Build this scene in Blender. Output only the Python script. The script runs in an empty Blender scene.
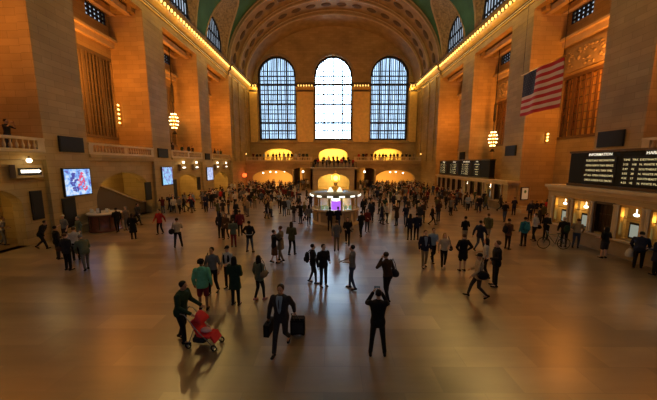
import bpy, bmesh, math, random
from mathutils import Vector, Matrix
R = math.radians
rnd = random.Random(7)
SC = bpy.context.scene
COL = SC.collection

# ------------------------------------------------------------------ camera
CAMX, CAMH, F = -0.72, 4.8, 275.0
PITCH = math.atan(36.0 / F); YAW = R(0.27)
cd = bpy.data.cameras.new('camera'); cam = bpy.data.objects.new('camera', cd); COL.objects.link(cam)
cd.sensor_width = 36.0; cd.lens = 36.0 * F / 657.0; cd.clip_end = 300; cd.clip_start = 0.05
cam.location = (CAMX, 0, CAMH); cam.rotation_euler = (math.pi / 2 - PITCH, 0, YAW)
SC.camera = cam
SC.view_settings.view_transform = 'Standard'; SC.view_settings.look = 'None'
SC.view_settings.gamma = 1; SC.view_settings.use_curve_mapping = False
SC.view_settings.exposure = 0.0
FWD = Vector((-math.sin(YAW) * math.cos(PITCH), math.cos(YAW) * math.cos(PITCH), -math.sin(PITCH)))
RGT = Vector((math.cos(YAW), math.sin(YAW), 0)); UPV = RGT.cross(FWD)

def W(px, py, z=0.0):
    """the point of the floor (or the level z) that a spot of the photograph shows"""
    d = FWD + RGT * ((px - 328.5) / F) + UPV * ((200 - py) / F)
    t = (z - CAMH) / d.z
    return Vector((CAMX, 0, CAMH)) + d * t

# ------------------------------------------------------------------ world and light
w = bpy.data.worlds.new('world'); SC.world = w; w.use_nodes = True
w.node_tree.nodes['Background'].inputs[0].default_value = (0.55, 0.7, 1.0, 1)
w.node_tree.nodes['Background'].inputs[1].default_value = 0.5

def light(name, kind, loc, energy, color, size=1.0, size_y=None, rot=(0, 0, 0), spread=None):
    l = bpy.data.lights.new(name, kind); l.energy = energy; l.color = color
    if kind == 'AREA':
        l.shape = 'RECTANGLE'; l.size = size; l.size_y = size_y or size
        if spread: l.spread = spread
    else:
        l.shadow_soft_size = size
    o = bpy.data.objects.new(name, l); o.location = loc; o.rotation_euler = rot
    COL.objects.link(o); return o

ORANGE = (1.0, 0.31, 0.042); WARM = (1.0, 0.64, 0.20)
HW, FAR = 18.3, 60.6
PIERS = [6.55, 17.15, 27.7, 38.3]
PL = 3.1
END = 49.0
BAYS = [(9.65, 17.15), (20.25, 27.7), (30.8, 38.3), (41.4, 49.0)]
# added fill lights, no fixtures of their own, boost the cornice lamp rows
for s in (-1, 1):
    for y, e in ((2, .08), (10, .25), (18, .85), (27, 1.25), (36, 1.5), (45, 1.5), (55, 1.2)):
        l = light('cornice_fill_spot', 'SPOT', (s * 16.9, y, 20.9), 880 * e, WARM, 0.04, rot=(0, s * R(38), 0))  # added spot, aimed inward to fill the hall
        l.data.spot_size = R(125); l.data.spot_blend = 1.0
    for k in range(20):
        light('cornice_fill_point', 'POINT', (s * 16.5, 3 + 3 * k, 20.4), 60, (1, .62, .16), .03)  # added points in mid-air, each standing for a group of bulbs
# lamps up in the side aisles
for s in (-1, 1):
    for k, (a, b) in enumerate(BAYS):
        light('aisle_light', 'POINT', (s * 20.2, a + (4.0 if k == 0 else 1.6), 13.0 if k == 0 else 12.5), (520, 1350, 1450, 1450)[k], ORANGE, 0.8)
        if s < 0: light('under_balcony_light', 'POINT', (s * 20.6, (a + b) / 2, 3.6), (110, 130, 300, 300)[k], (1, .60, .15), 0.3)
# ------------------------------------------------------------------ materials
MATS = {}
def mat(name, base, rough=0.6, metal=0.0, emit=None, strength=0.0, spec=0.5, var=0.0, vscale=8.0, bump=0.0):
    if name in MATS: return MATS[name]
    m = bpy.data.materials.new(name); m.use_nodes = True; nt = m.node_tree
    b = nt.nodes['Principled BSDF']
    b.inputs['Base Color'].default_value = (*base, 1); b.inputs['Roughness'].default_value = rough
    b.inputs['Metallic'].default_value = metal; b.inputs['Specular IOR Level'].default_value = spec
    if emit:
        b.inputs['Emission Color'].default_value = (*emit, 1); b.inputs['Emission Strength'].default_value = strength
    if var > 0:
        tc = nt.nodes.new('ShaderNodeTexCoord'); n = nt.nodes.new('ShaderNodeTexNoise'); n.inputs['Scale'].default_value = vscale
        n.inputs['Detail'].default_value = 4
        nt.links.new(tc.outputs['Object'], n.inputs['Vector'])
        r = nt.nodes.new('ShaderNodeValToRGB')
        r.color_ramp.elements[0].position = .3; r.color_ramp.elements[1].position = .7
        r.color_ramp.elements[0].color = (*[c * (1 - var) for c in base], 1)
        r.color_ramp.elements[1].color = (*[min(1, c * (1 + var)) for c in base], 1)
        nt.links.new(n.outputs['Fac'], r.inputs[0]); nt.links.new(r.outputs[0], b.inputs['Base Color'])
    MATS[name] = m; return m

def stone(name, c1, c2, mortar, bw=1.6, bh=0.62, rough=0.6, msize=0.012, spec=.3, big=.25):
    m = bpy.data.materials.new(name); m.use_nodes = True; nt = m.node_tree; L = nt.links.new
    b = nt.nodes['Principled BSDF']; b.inputs['Roughness'].default_value = rough; b.inputs['Specular IOR Level'].default_value = spec
    g = nt.nodes.new('ShaderNodeNewGeometry'); s = nt.nodes.new('ShaderNodeSeparateXYZ'); L(g.outputs['Position'], s.inputs[0])
    ad = nt.nodes.new('ShaderNodeMath'); ad.operation = 'ADD'; L(s.outputs[0], ad.inputs[0]); L(s.outputs[1], ad.inputs[1])
    cb = nt.nodes.new('ShaderNodeCombineXYZ'); L(ad.outputs[0], cb.inputs[0]); L(s.outputs[2], cb.inputs[1])
    br = nt.nodes.new('ShaderNodeTexBrick'); L(cb.outputs[0], br.inputs['Vector'])
    br.inputs['Color1'].default_value = (*c1, 1); br.inputs['Color2'].default_value = (*c2, 1); br.inputs['Mortar'].default_value = (*mortar, 1)
    br.inputs['Scale'].default_value = 1; br.inputs['Brick Width'].default_value = bw; br.inputs['Row Height'].default_value = bh
    br.inputs['Mortar Size'].default_value = msize; br.inputs['Mortar Smooth'].default_value = .3
    n = nt.nodes.new('ShaderNodeTexNoise'); n.inputs['Scale'].default_value = .35; n.inputs['Detail'].default_value = 6; L(g.outputs['Position'], n.inputs['Vector'])
    mr = nt.nodes.new('ShaderNodeMapRange'); mr.inputs['From Min'].default_value = .3; mr.inputs['From Max'].default_value = .7
    mr.inputs['To Min'].default_value = 1 - big; mr.inputs['To Max'].default_value = 1 + big * .4; L(n.outputs['Fac'], mr.inputs['Value'])
    mx = nt.nodes.new('ShaderNodeVectorMath'); mx.operation = 'SCALE'; L(br.outputs['Color'], mx.inputs[0]); L(mr.outputs[0], mx.inputs['Scale'])
    L(mx.outputs[0], b.inputs['Base Color'])
    bp = nt.nodes.new('ShaderNodeBump'); bp.inputs['Strength'].default_value = .25; bp.inputs['Distance'].default_value = .02
    L(br.outputs['Fac'], bp.inputs['Height']); bp.invert = True; L(bp.outputs[0], b.inputs['Normal'])
    MATS[name] = m; return m

STONE = stone('caen_stone', (.46, .325, .14), (.37, .26, .11), (.26, .18, .075), 1.25, .42)
DSTONE = stone('stair_marble', (.36, .29, .2), (.32, .25, .17), (.2, .15, .1), 2.2, .9)
TRIM = mat('stone_trim', (.55, .42, .25), .55, var=.12, vscale=1.5)
TRIMD = mat('stone_trim_dark', (.30, .22, .12), .6, var=.15, vscale=2)
CARVED = mat('carved_stone', (.36, .27, .15), .7, var=.45, vscale=3.5)
BRONZE = mat('bronze', (.09, .06, .035), .4, .6)
DARK = mat('dark_metal', (.018, .017, .016), .6, .0, spec=.25)
BLACK = mat('black_panel', (.010, .010, .011), .6, spec=.25)
GLASSD = mat('dark_glass', (.02, .02, .02), .1)
VAULT = mat('vault_teal', (.06, .20, .13), .8, var=.25, vscale=.5)
WOOD = mat('dark_red_wood', (.16, .05, .025), .35, var=.25, vscale=5)
BRASS = mat('brass', (.75, .5, .18), .3, 1.0)
BULB = mat('lamp_bulb', (1, .8, .45), .5, emit=(1, .56, .13), strength=2.2)
WHITELAMP = mat('white_lamp', (1, .95, .8), .5, emit=(1, .86, .62), strength=5)
LAMPY = mat('yellow_lamp', (1, .8, .4), .5, emit=(1, .62, .16), strength=5)
YELLOWGLOW = mat('passage_plaster', (.75, .55, .25), .7)

def floor_mat():
    m = bpy.data.materials.new('marble_floor'); m.use_nodes = True; nt = m.node_tree; L = nt.links.new
    b = nt.nodes['Principled BSDF']
    g = nt.nodes.new('ShaderNodeNewGeometry')
    br = nt.nodes.new('ShaderNodeTexBrick'); L(g.outputs['Position'], br.inputs['Vector'])
    br.inputs['Scale'].default_value = 1; br.inputs['Brick Width'].default_value = 1.7; br.inputs['Row Height'].default_value = .75
    br.inputs['Color1'].default_value = (.31, .21, .112, 1); br.inputs['Color2'].default_value = (.135, .088, .046, 1)
    br.inputs['Mortar'].default_value = (.17, .115, .065, 1); br.inputs['Mortar Size'].default_value = .012; br.inputs['Mortar Smooth'].default_value = .5
    mp = nt.nodes.new('ShaderNodeMapping'); mp.inputs['Scale'].default_value = (.25, 1.1, 1); L(g.outputs['Position'], mp.inputs[0])
    n = nt.nodes.new('ShaderNodeTexNoise'); n.inputs['Scale'].default_value = .9; n.inputs['Detail'].default_value = 7; n.inputs['Roughness'].default_value = .6
    L(mp.outputs[0], n.inputs['Vector'])
    mr = nt.nodes.new('ShaderNodeMapRange'); mr.inputs['From Min'].default_value = .3; mr.inputs['From Max'].default_value = .7
    mr.interpolation_type = 'SMOOTHSTEP'; mr.inputs['To Min'].default_value = .6; mr.inputs['To Max'].default_value = 1.12; L(n.outputs['Fac'], mr.inputs['Value'])
    mx = nt.nodes.new('ShaderNodeVectorMath'); mx.operation = 'SCALE'; L(br.outputs['Color'], mx.inputs[0]); L(mr.outputs[0], mx.inputs['Scale'])
    L(mx.outputs[0], b.inputs['Base Color'])
    n2 = nt.nodes.new('ShaderNodeTexNoise'); n2.inputs['Scale'].default_value = .25; n2.inputs['Detail'].default_value = 1; L(g.outputs['Position'], n2.inputs['Vector'])
    m2 = nt.nodes.new('ShaderNodeMapRange'); m2.inputs['To Min'].default_value = .285; m2.inputs['To Max'].default_value = .32
    L(n2.outputs['Fac'], m2.inputs['Value']); L(m2.outputs[0], b.inputs['Roughness'])
    b.inputs['Specular IOR Level'].default_value = 1.0; b.inputs['IOR'].default_value = 1.95
    MATS['floor'] = m; return m
FLOOR = floor_mat()

# ------------------------------------------------------------------ mesh helpers
class MB:
    def __init__(s): s.v = []; s.f = []; s.m = []; s.sm = []
    def add(s, vs, fs, mi=0, smooth=False):
        o = len(s.v); s.v += [tuple(v) for v in vs]
        for f in fs: s.f.append(tuple(i + o for i in f)); s.m.append(mi); s.sm.append(smooth)
        return s
    def box(s, x0, x1, y0, y1, z0, z1, mi=0):
        if x0 > x1: x0, x1 = x1, x0
        if y0 > y1: y0, y1 = y1, y0
        vs = [(x0, y0, z0), (x1, y0, z0), (x1, y1, z0), (x0, y1, z0), (x0, y0, z1), (x1, y0, z1), (x1, y1, z1), (x0, y1, z1)]
        return s.add(vs, [(0, 3, 2, 1), (4, 5, 6, 7), (0, 1, 5, 4), (1, 2, 6, 5), (2, 3, 7, 6), (3, 0, 4, 7)], mi)
    def rings(s, rings, mi=0, smooth=True, caps=True, closed=False):
        n = len(rings[0]); vs = [p for r in rings for p in r]; fs = []
        k = len(rings)
        for i in range(k if closed else k - 1):
            j = (i + 1) % k
            for a in range(n):
                b = (a + 1) % n; fs.append((i * n + a, i * n + b, j * n + b, j * n + a))
        if caps and not closed: fs += [tuple(range(n - 1, -1, -1)), tuple((k - 1) * n + a for a in range(n))]
        return s.add(vs, fs, mi, smooth)
    def tube(s, pts, r, n=8, mi=0, closed=False):
        pts = [Vector(p) for p in pts]; rr = r if isinstance(r, (list, tuple)) else [r] * len(pts)
        out = []; prev = None
        for i, p in enumerate(pts):
            if closed: d = pts[(i + 1) % len(pts)] - pts[i - 1]
            else: d = pts[min(i + 1, len(pts) - 1)] - pts[max(i - 1, 0)]
            d.normalize()
            if prev is None:
                a = Vector((0, 0, 1)) if abs(d.z) < .9 else Vector((1, 0, 0)); u = d.cross(a).normalized()
            else:
                u = (prev - d * prev.dot(d)).normalized()
            prev = u; v = d.cross(u)
            out.append([p + (u * math.cos(t) + v * math.sin(t)) * rr[i] for t in [2 * math.pi * k / n for k in range(n)]])
        return s.rings(out, mi, True, True, closed)
    def capsule(s, a, b, r0, r1, n=10, mi=0):
        a = Vector(a); b = Vector(b); d = (b - a); L = d.length or 1e-6; d /= L
        pts = []; rr = []
        for t in (-.98, -.7, -.35): pts.append(a + d * r0 * t); rr.append(r0 * math.sqrt(1 - t * t))
        pts.append(a); rr.append(r0); pts.append((a + b) / 2); rr.append((r0 + r1) / 2); pts.append(b); rr.append(r1)
        for t in (.35, .7, .98): pts.append(b + d * r1 * t); rr.append(r1 * math.sqrt(1 - t * t))
        return s.tube(pts, rr, n, mi)
    def ell(s, c, r, n=14, k=9, mi=0, M=None):
        c = Vector(c); out = []
        for i in range(k + 1):
            t = -math.pi / 2 + math.pi * (i + .02) / (k + .04); z = math.sin(t); q = math.cos(t)
            ring = []
            for j in range(n):
                a = 2 * math.pi * j / n; p = Vector((r[0] * q * math.cos(a), r[1] * q * math.sin(a), r[2] * z))
                if M: p = M @ p
                ring.append(c + p)
            out.append(ring)
        return s.rings(out, mi)
    def lathe(s, prof, c=(0, 0, 0), n=24, mi=0, smooth=True, caps=True):
        out = [[(c[0] + r * math.cos(2 * math.pi * k / n), c[1] + r * math.sin(2 * math.pi * k / n), c[2] + z) for k in range(n)] for r, z in prof]
        return s.rings(out, mi, smooth, caps)
    def prism(s, poly, d0, d1, fn, mi=0):
        """poly: list of (u, v); fn(u, v, d) -> xyz"""
        n = len(poly); vs = [fn(u, v, d0) for u, v in poly] + [fn(u, v, d1) for u, v in poly]
        fs = [tuple(range(n)), tuple(range(2 * n - 1, n - 1, -1))] + [(i, i + n, (i + 1) % n + n, (i + 1) % n) for i in range(n)]
        return s.add(vs, fs, mi)
    def mesh(s, name, mats):
        me = bpy.data.meshes.new(name); me.from_pydata(s.v, [], s.f)
        for m in mats: me.materials.append(m)
        me.polygons.foreach_set('material_index', s.m); me.polygons.foreach_set('use_smooth', s.sm)
        me.update(); return me
    def build(s, name, mats, parent=None, loc=None, fix=True):
        if not isinstance(mats, (list, tuple)): mats = [mats]
        me = s.mesh(name, mats)
        if fix:
            bm = bmesh.new(); bm.from_mesh(me); bmesh.ops.recalc_face_normals(bm, faces=bm.faces); bm.to_mesh(me); bm.free()
        o = bpy.data.objects.new(name, me); COL.objects.link(o)
        if parent: o.parent = parent
        if loc is not None: o.location = loc
        return o

def tag(o, label=None, cat=None, group=None, kind=None):
    if label: o['label'] = label
    if cat: o['category'] = cat
    if group: o['group'] = group
    if kind: o['kind'] = kind
    return o
def empty(name, loc, rz=0):
    o = bpy.data.objects.new(name, None); COL.objects.link(o); o.location = loc; o.rotation_euler = (0, 0, rz)
    o.empty_display_size = .2; return o
def struct(o): o['kind'] = 'structure'; return o
def copy_tree(o, parent=None):
    c = o.copy(); COL.objects.link(c)
    if parent: c.parent = parent
    for ch in list(o.children): copy_tree(ch, c)
    return c

def arch_z(u, op):
    uc, hw, zb, zs, rise = op[:5]
    t = max(0.0, 1 - ((u - uc) / hw) ** 2); return zs + rise * math.sqrt(t)
def arch_wall(mb, u0, u1, z0, ztop, ops, fn, t, mi=0, n=18, back=True, rmi=None):
    """wall in (u, z) with arched openings; ztop may be a function of u; fn(u, z, depth)"""
    zt = ztop if callable(ztop) else (lambda u: ztop)
    us = {u0, u1}
    if callable(ztop): us |= {u0 + (u1 - u0) * k / 60 for k in range(61)}
    for op in ops:
        uc, hw = op[:2]
        us |= {round(uc - hw * math.cos(math.pi * k / n), 4) for k in range(n + 1)}
    us = sorted(u for u in us if u0 - 1e-6 <= u <= u1 + 1e-6)
    rmi = mi if rmi is None else rmi
    for a, b in zip(us, us[1:]):
        if b - a < 1e-4: continue
        mid = (a + b) / 2; op = next((o for o in ops if abs(mid - o[0]) < o[1]), None)
        for d in ((0, t) if back else (0,)):
            if op is None:
                mb.add([fn(a, z0, d), fn(b, z0, d), fn(b, zt(b), d), fn(a, zt(a), d)], [(0, 1, 2, 3)], mi)
            else:
                if op[2] > z0 + 1e-4:
                    mb.add([fn(a, z0, d), fn(b, z0, d), fn(b, op[2], d), fn(a, op[2], d)], [(0, 1, 2, 3)], mi)
                mb.add([fn(a, arch_z(a, op), d), fn(b, arch_z(b, op), d), fn(b, zt(b), d), fn(a, zt(a), d)], [(0, 1, 2, 3)], mi)
        if op is not None:
            za, zb_ = arch_z(a, op), arch_z(b, op)
            mb.add([fn(a, za, 0), fn(b, zb_, 0), fn(b, zb_, t), fn(a, za, t)], [(0, 1, 2, 3)], rmi)
            mb.add([fn(a, op[2], 0), fn(b, op[2], 0), fn(b, op[2], t), fn(a, op[2], t)], [(0, 1, 2, 3)], rmi)
    for op in ops:
        for u in (op[0] - op[1], op[0] + op[1]):
            mb.add([fn(u, op[2], 0), fn(u, arch_z(u, op), 0), fn(u, arch_z(u, op), t), fn(u, op[2], t)], [(0, 1, 2, 3)], rmi)
    return mb

# ------------------------------------------------------------------ floor, walls
struct(MB().box(-26, 26, -9, 74, -.3, 0).build('floor', FLOOR))

def side_fn(s, X): return lambda u, z, d: (s * (X + d), u, z)

for s, nm in ((-1, 'left'), (1, 'right')):
    mb = MB()
    ex = HW - .35
    # solid end length with its corner pilasters
    mb.box(s * ex, s * 25, END, FAR, 0, 21.0)
    for y in (50.3, 53.6, 57.4): mb.box(s * (ex - .18), s * ex, y, y + 1.1, 5.3, 19.9)
    # architrave above the openings, continuous
    mb.box(s * HW, s * 18.95, -9, END, 19.1, 21.2)
    for p in PIERS: mb.box(s * 18.95, s * 21.7, p - .5, p + PL + .5, 18.75, 19.3)
    # outer aisle wall
    for k, (a, b) in enumerate([(-9, 6.55)] + BAYS):
        wz = 14.7 if s < 0 else 12.9
        op = (b - 3.35, 3.3, 7.3, wz, .001)
        op2 = (b - 1.2, 1.1, 17.6, 18.7, .001)
        arch_wall(mb, a - 1.6, b + 1.6, 0, 16.8, [op], side_fn(s, 21.7), .5, n=2)
        arch_wall(mb, a - 1.6, b + 1.6, 16.8, 19.4, [op2], side_fn(s, 21.7), .5, n=2)
    struct(mb.build('wall_' + nm, STONE))
    # beams and mouldings in the aisles
    tb = MB()
    for a, b in BAYS:
        tb.box(s * 21.7, s * 21.3, a - 1, b + 1, 15.7, 16.2); tb.box(s * 21.7, s * 21.0, a - 1, b + 1, 16.2, 16.4)
        tb.box(s * 19.4, s * 19.9, a - 1, b + 1, 18.6, 19.1); tb.box(s * 20.9, s * 21.4, a - 1, b + 1, 18.6, 19.1)
    struct(tb.build('trim_%d' % (1 if s < 0 else 2), TRIM))
    struct(MB().box(s * 18.9, s * 22.7, -9, END, 19.3, 19.5).build('aisle_ceiling', STONE))

    for p in PIERS:
        mb = MB()
        mb.box(s * HW, s * 18.95, p, p + PL, 0, 19.1)
        mb.box(s * 18.95, s * 21.7, p + .14, p + PL - .14, 0, 19.1)
        mb.box(s * (HW - .12), s * 18.95, p - .1, p + PL + .1, 0, .55)
        mb.box(s * (HW - .02), s * 18.97, p - .02, p + PL + .02, 18.5, 19.1)
        struct(mb.build('pillar', STONE))

    # lower walls of the bays, with arched entries, and the balconies above
    for k, (a, b) in enumerate(BAYS):
        mb = MB(); c = (a + b) / 2
        if s < 0:
            ops = {0: [(c + .1, 2.2, 0, 2.4, 1.2)], 1: [(c, 3.2, 0, 2.0, 2.1)], 2: [(c, 2.9, 0, 2.2, 1.3)], 3: [(c, 2.9, 0, 2.2, 1.3)]}[k]
        else:
            ops = [] if k in (0, ) else [(c, 2.6, 0, 2.2, 1.2)]
        if s > 0 and k > 0: continue
        if True:
            arch_wall(mb, a, b, 0, 5.3, ops, side_fn(s, HW + .25), .6)
        mb.box(s * (HW - .12), s * 21.7, a, b, 5.3, 5.5)
        mb.box(s * (HW + .02), s * (HW + .5), a, b, 5.05, 5.3)
        struct(mb.build('wall_' + nm + '_bay', STONE))
        bl = MB(); n = 24
        bl.box(s * (HW - .04), s * (HW + .3), a, b, 5.5, 5.68); bl.box(s * (HW - .06), s * (HW + .32), a, b, 6.2, 6.36)
        for q in (a + .2, c, b - .2): bl.box(s * (HW - .02), s * (HW + .28), q - .2, q + .2, 5.6, 6.25)
        for i in range(n):
            y = a + (b - a) * (i + .5) / n
            bl.lathe([(.05, 0), (.05, .05), (.085, .16), (.08, .24), (.04, .38), (.045, .46), (.06, .52)], (s * (HW + .13), y, 5.68), 6)
        struct(bl.build('balustrade', TRIM))

# end wall with the three tall windows
Z0 = 21.3
EW = [(-11.9, 4.0), (0.0, 4.0), (11.9, 4.0)]
WIN = [(c, h, 9.9, 23.2, 4.0) for c, h in EW]
def farfn(u, z, d): return (u, FAR + d, z)
def elz(a, b): return lambda u: Z0 + b * math.sqrt(max(0, 1 - (u / a) ** 2))
mb = MB()
arch_wall(mb, -HW, HW, 9.0, elz(18.31, 14.2), WIN, farfn, .9, n=20)
YA = [(c, 3.1, 5.5, 6.9, 1.25) for c in (-11.9, 0, 11.9)]
arch_wall(mb, -HW, HW, 5.3, 9.0, YA, farfn, .5, n=14)
for c, h in EW:      # moulded jambs of the windows, keystone
    for sx in (-1, 1): mb.box(c + sx * 4.05, c + sx * 4.4, FAR - .14, FAR, 9.6, 23.2)
    mb.box(c - 4.4, c + 4.4, FAR - .3, FAR, 9.3, 9.7)
    mb.box(c - .35, c + .35, FAR - .35, FAR, 27.2, 28.6)
struct(mb.build('wall_far', STONE))
ring = MB()
for c, h in EW:
    out = []
    for i in range(25):
        a = math.pi * i / 24; row = []
        for r, d in ((4.02, 0), (4.02, -.2), (4.5, -.2), (4.5, 0)): row.append((c + r * math.cos(a), FAR + d, 23.2 + r * math.sin(a)))
        out.append(row)
    ring.rings(out, smooth=False)
struct(ring.build('trim_3', TRIMD))

# daylight behind the end windows: bright panes, with the catwalk and outer bars in front of them
def pane_mat(name, col, st):
    m = bpy.data.materials.new(name); m.use_nodes = True; nt = m.node_tree; b = nt.nodes['Principled BSDF']; L = nt.links.new
    b.inputs['Base Color'].default_value = (.3, .35, .4, 1); b.inputs['Roughness'].default_value = .3
    g = nt.nodes.new('ShaderNodeNewGeometry'); n = nt.nodes.new('ShaderNodeTexNoise')
    mp = nt.nodes.new('ShaderNodeMapping'); mp.inputs['Scale'].default_value = (2.2, 1, .25); L(g.outputs['Position'], mp.inputs[0]); L(mp.outputs[0], n.inputs['Vector'])
    n.inputs['Scale'].default_value = 1; n.inputs['Detail'].default_value = 4
    mr = nt.nodes.new('ShaderNodeMapRange'); mr.inputs['From Min'].default_value = .35; mr.inputs['From Max'].default_value = .65
    mr.inputs['To Min'].default_value = st * .7; mr.inputs['To Max'].default_value = st * 1.2
    L(n.outputs['Fac'], mr.inputs['Value']); L(mr.outputs[0], b.inputs['Emission Strength'])
    b.inputs['Emission Color'].default_value = (*col, 1); return m
PANE_C = pane_mat('daylight_glass_bright', (.50, .75, 1.0), 21.0)
PANE_S = pane_mat('daylight_glass_dim', (.48, .72, 1.0), 2.0)
PANE_L = pane_mat('daylight_glass_lunette', (.6, .76, .95), .75)
for k, (c, h) in enumerate(EW):
    o = empty('window_%d' % (k + 1), (c, FAR + .5, 9.9)); struct(o)
    op = (0, 4.0, 0, 13.3, 4.0)
    pm = MB(); us = [-4 * math.cos(math.pi * i / 24) for i in range(25)]
    poly = [(-4, 0), (4, 0)] + [(u, arch_z(u, op)) for u in reversed(us)]
    pm.prism(poly, 1.2, 1.3, lambda u, v, d: (u, d, v)); pm.build('pane', PANE_C if k == 1 else PANE_S, o)
    fm = MB()
    for i in range(1, 20):
        u = -4 + 8 * i / 20; t = .05 if i % 5 else .15
        fm.box(u - t, u + t, -.1, .1 if i % 4 else .2, 0, arch_z(u, op) - .02)
    for z, t in ((.12, .28), (2.05, .13), (3.7, .2), (5.6, .09), (7.6, .17), (9.6, .09), (11.6, .2), (13.3, .1)):
        fm.box(-4, 4, -.12, .15, z - t, z + t)
    out = []
    for i in range(25):
        a = math.pi * i / 24; out.append([(r * math.cos(a), d, 13.3 + r * math.sin(a)) for r, d in ((3.65, -.15), (3.65, .2), (4.0, .2), (4.0, -.15))])
    fm.rings(out, smooth=False)
    for sx in (-1, 1): fm.box(sx * 3.75, sx * 4.0, -.15, .2, 0, 13.3)
    fm.build('window_frame', DARK, o)
    gm = MB()
    for i in range(31):
        u = -3.9 + 7.8 * i / 30; gm.box(u - .03, u + .03, .85, .93, 0, arch_z(u, op) - .03)
    for z in (1.5, 4.6, 6.6, 8.6, 10.7, 12.7, 14.6): gm.box(-3.9 if z < 13.3 else -3.4, 3.9 if z < 13.3 else 3.4, .8, 1.0, z - .06, z + .06)
    gm.build('outer_frame', mat('outer_frame_metal', (.10, .12, .14), .5, .2), o)

# stepped coffered arches in front of the end wall
def earch(a, b, n=64): return [(a * math.cos(math.pi * i / n), Z0 + b * math.sin(math.pi * i / n)) for i in range(n + 1)]
STEPS = [(49.4, 18.31, 14.5, 17.75, 13.5), (53.2, 17.75, 13.5, 17.3, 12.6), (56.2, 17.3, 12.6, 16.95, 11.6)]
EARCH = mat('arch_stone', (.36, .25, .12), .6, var=.22, vscale=.9)
ab = MB()
for k, (y, a0, b0, a1, b1) in enumerate(STEPS):
    o, i_ = earch(a0, b0), earch(a1, b1); n = len(o)
    ye = STEPS[k + 1][0] if k < 2 else FAR
    vs = [(x, y, z) for x, z in o] + [(x, y, z) for x, z in i_] + [(x, ye, z) for x, z in i_]
    ab.add(vs, [(j, j + 1, n + j + 1, n + j) for j in range(n - 1)] + [(n + j, n + j + 1, 2 * n + j + 1, 2 * n + j) for j in range(n - 1)], 0, False)
    # roll mouldings on each edge
    for (aa, bb, rr) in ((a1 + .05, b1 + .05, .13), (a0 - .22, b0 - .25, .09)):
        ab.tube([(x, y - .02, z) for x, z in earch(aa, bb, 56)], rr, 6, 1)
for (yy, aa, bb, n) in ((51.3, 17.72, 13.42, 21), (54.7, 17.28, 12.55, 19)):   # dark ovals put the shade of sunk rosettes into colour
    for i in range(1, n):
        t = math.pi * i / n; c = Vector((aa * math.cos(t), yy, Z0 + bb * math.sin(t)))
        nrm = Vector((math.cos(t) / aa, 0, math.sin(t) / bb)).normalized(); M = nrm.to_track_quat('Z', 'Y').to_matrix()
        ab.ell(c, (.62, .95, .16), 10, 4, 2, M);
struct(ab.build('trim_4', [EARCH, TRIM, mat('coffer_shade', (.13, .085, .045), .8)], fix=False))

# vault with the lunette windows cut through it
VA, VB = 18.31, 14.5
BC = [(a + b) / 2 for a, b in BAYS] + [2.9, -7.6]
LHW, LH = 4.0, 8.6
def zlow(y):
    for c in BC:
        if abs(y - c) < LHW: return LH * (1 - abs((y - c) / LHW) ** 2.4) ** .62
    return 0.0
ys = sorted({-9.0, 49.4} | {round(c + LHW * math.sin(math.pi / 2 * q / 12), 3) for c in BC for q in range(-12, 13) if -9 < c + LHW * math.sin(math.pi / 2 * q / 12) < 49.4} | {round(-9 + k * 1.46, 3) for k in range(40)})
vm = MB(); NT = 28; vs = []
for y in ys:
    t0 = math.asin(zlow(y) / VB)
    for k in range(NT + 1):
        t = t0 + (math.pi - 2 * t0) * k / NT; vs.append((VA * math.cos(t), y, Z0 + VB * math.sin(t)))
vm.add(vs, [(i * (NT + 1) + k, i * (NT + 1) + k + 1, (i + 1) * (NT + 1) + k + 1, (i + 1) * (NT + 1) + k) for i in range(len(ys) - 1) for k in range(NT)], 0, True)
struct(vm.build('ceiling', VAULT, fix=False))
struct(MB().box(-19, 19, -9, FAR + 1, 37.2, 37.5).build('roof', STONE))
wb = MB(); lw = MB(); lwi = 2
for s in (-1, 1):
    lwall = MB()
    ops = [(c, 2.9, Z0 + .3, Z0 + 2.9, 2.9) for c in BC if c > 0]
    arch_wall(lwall, -9, 49.4, 21.0, 32, ops, side_fn(s, HW + .15), .5, n=14)
    struct(lwall.build('wall_%s_upper' % ('left' if s < 0 else 'right'), CARVED))
    for c in BC:
        yy = [c + LHW * math.sin(math.pi / 2 * q / 12) for q in range(-12, 13)]
        r0 = []; r1 = []; r2 = []
        for y in yy:
            z = zlow(y); t = math.asin(min(1, z / VB)); r0.append((s * VA * math.cos(t), y, Z0 + z))
            yw = c + (y - c) * 3.0 / LHW; zw = 6.0 * math.sqrt(max(0, 1 - ((y - c) / LHW) ** 2)); r1.append((s * (HW + .16), yw, Z0 + zw))
        n = len(yy)
        wb.add(r0 + r1, [(j, j + 1, n + j + 1, n + j) for j in range(n - 1)], 0, False)
        wb.tube(r0[1:-1], .14, 6, 1)
        if c < 0: continue
        o = empty('window_%d' % (lwi + 2), (s * (HW + .45), c, Z0 + .3)); lwi += 1; struct(o)
        op = (0, 2.9, 0, 2.6, 2.9); us = [-2.9 * math.cos(math.pi * i / 16) for i in range(17)]
        poly = [(-2.9, 0), (2.9, 0)] + [(u, arch_z(u, op)) for u in reversed(us)]
        MB().prism(poly, .1, .16, lambda u, v, d: (s * d, u, v)).build('pane', PANE_L, o)
        fm = MB()
        for i in range(0, 10):
            u = -2.8 + 5.6 * i / 9; t = .035 if i % 3 else .08; fm.box(-.1, .06, u - t, u + t, 0, arch_z(u, op))
        for z in (.08, 1.6, 3.2): fm.box(-.12, .08, -2.85, 2.85, z - .07, z + .07)
        fm.tube([(0, 2.85 * math.cos(math.pi * i / 16), 2.6 + 2.85 * math.sin(math.pi * i / 16)) for i in range(17)], .13, 6)
        fm.build('window_frame', DARK, o)
struct(wb.build('trim_5', [CARVED, TRIM], fix=False))

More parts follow.
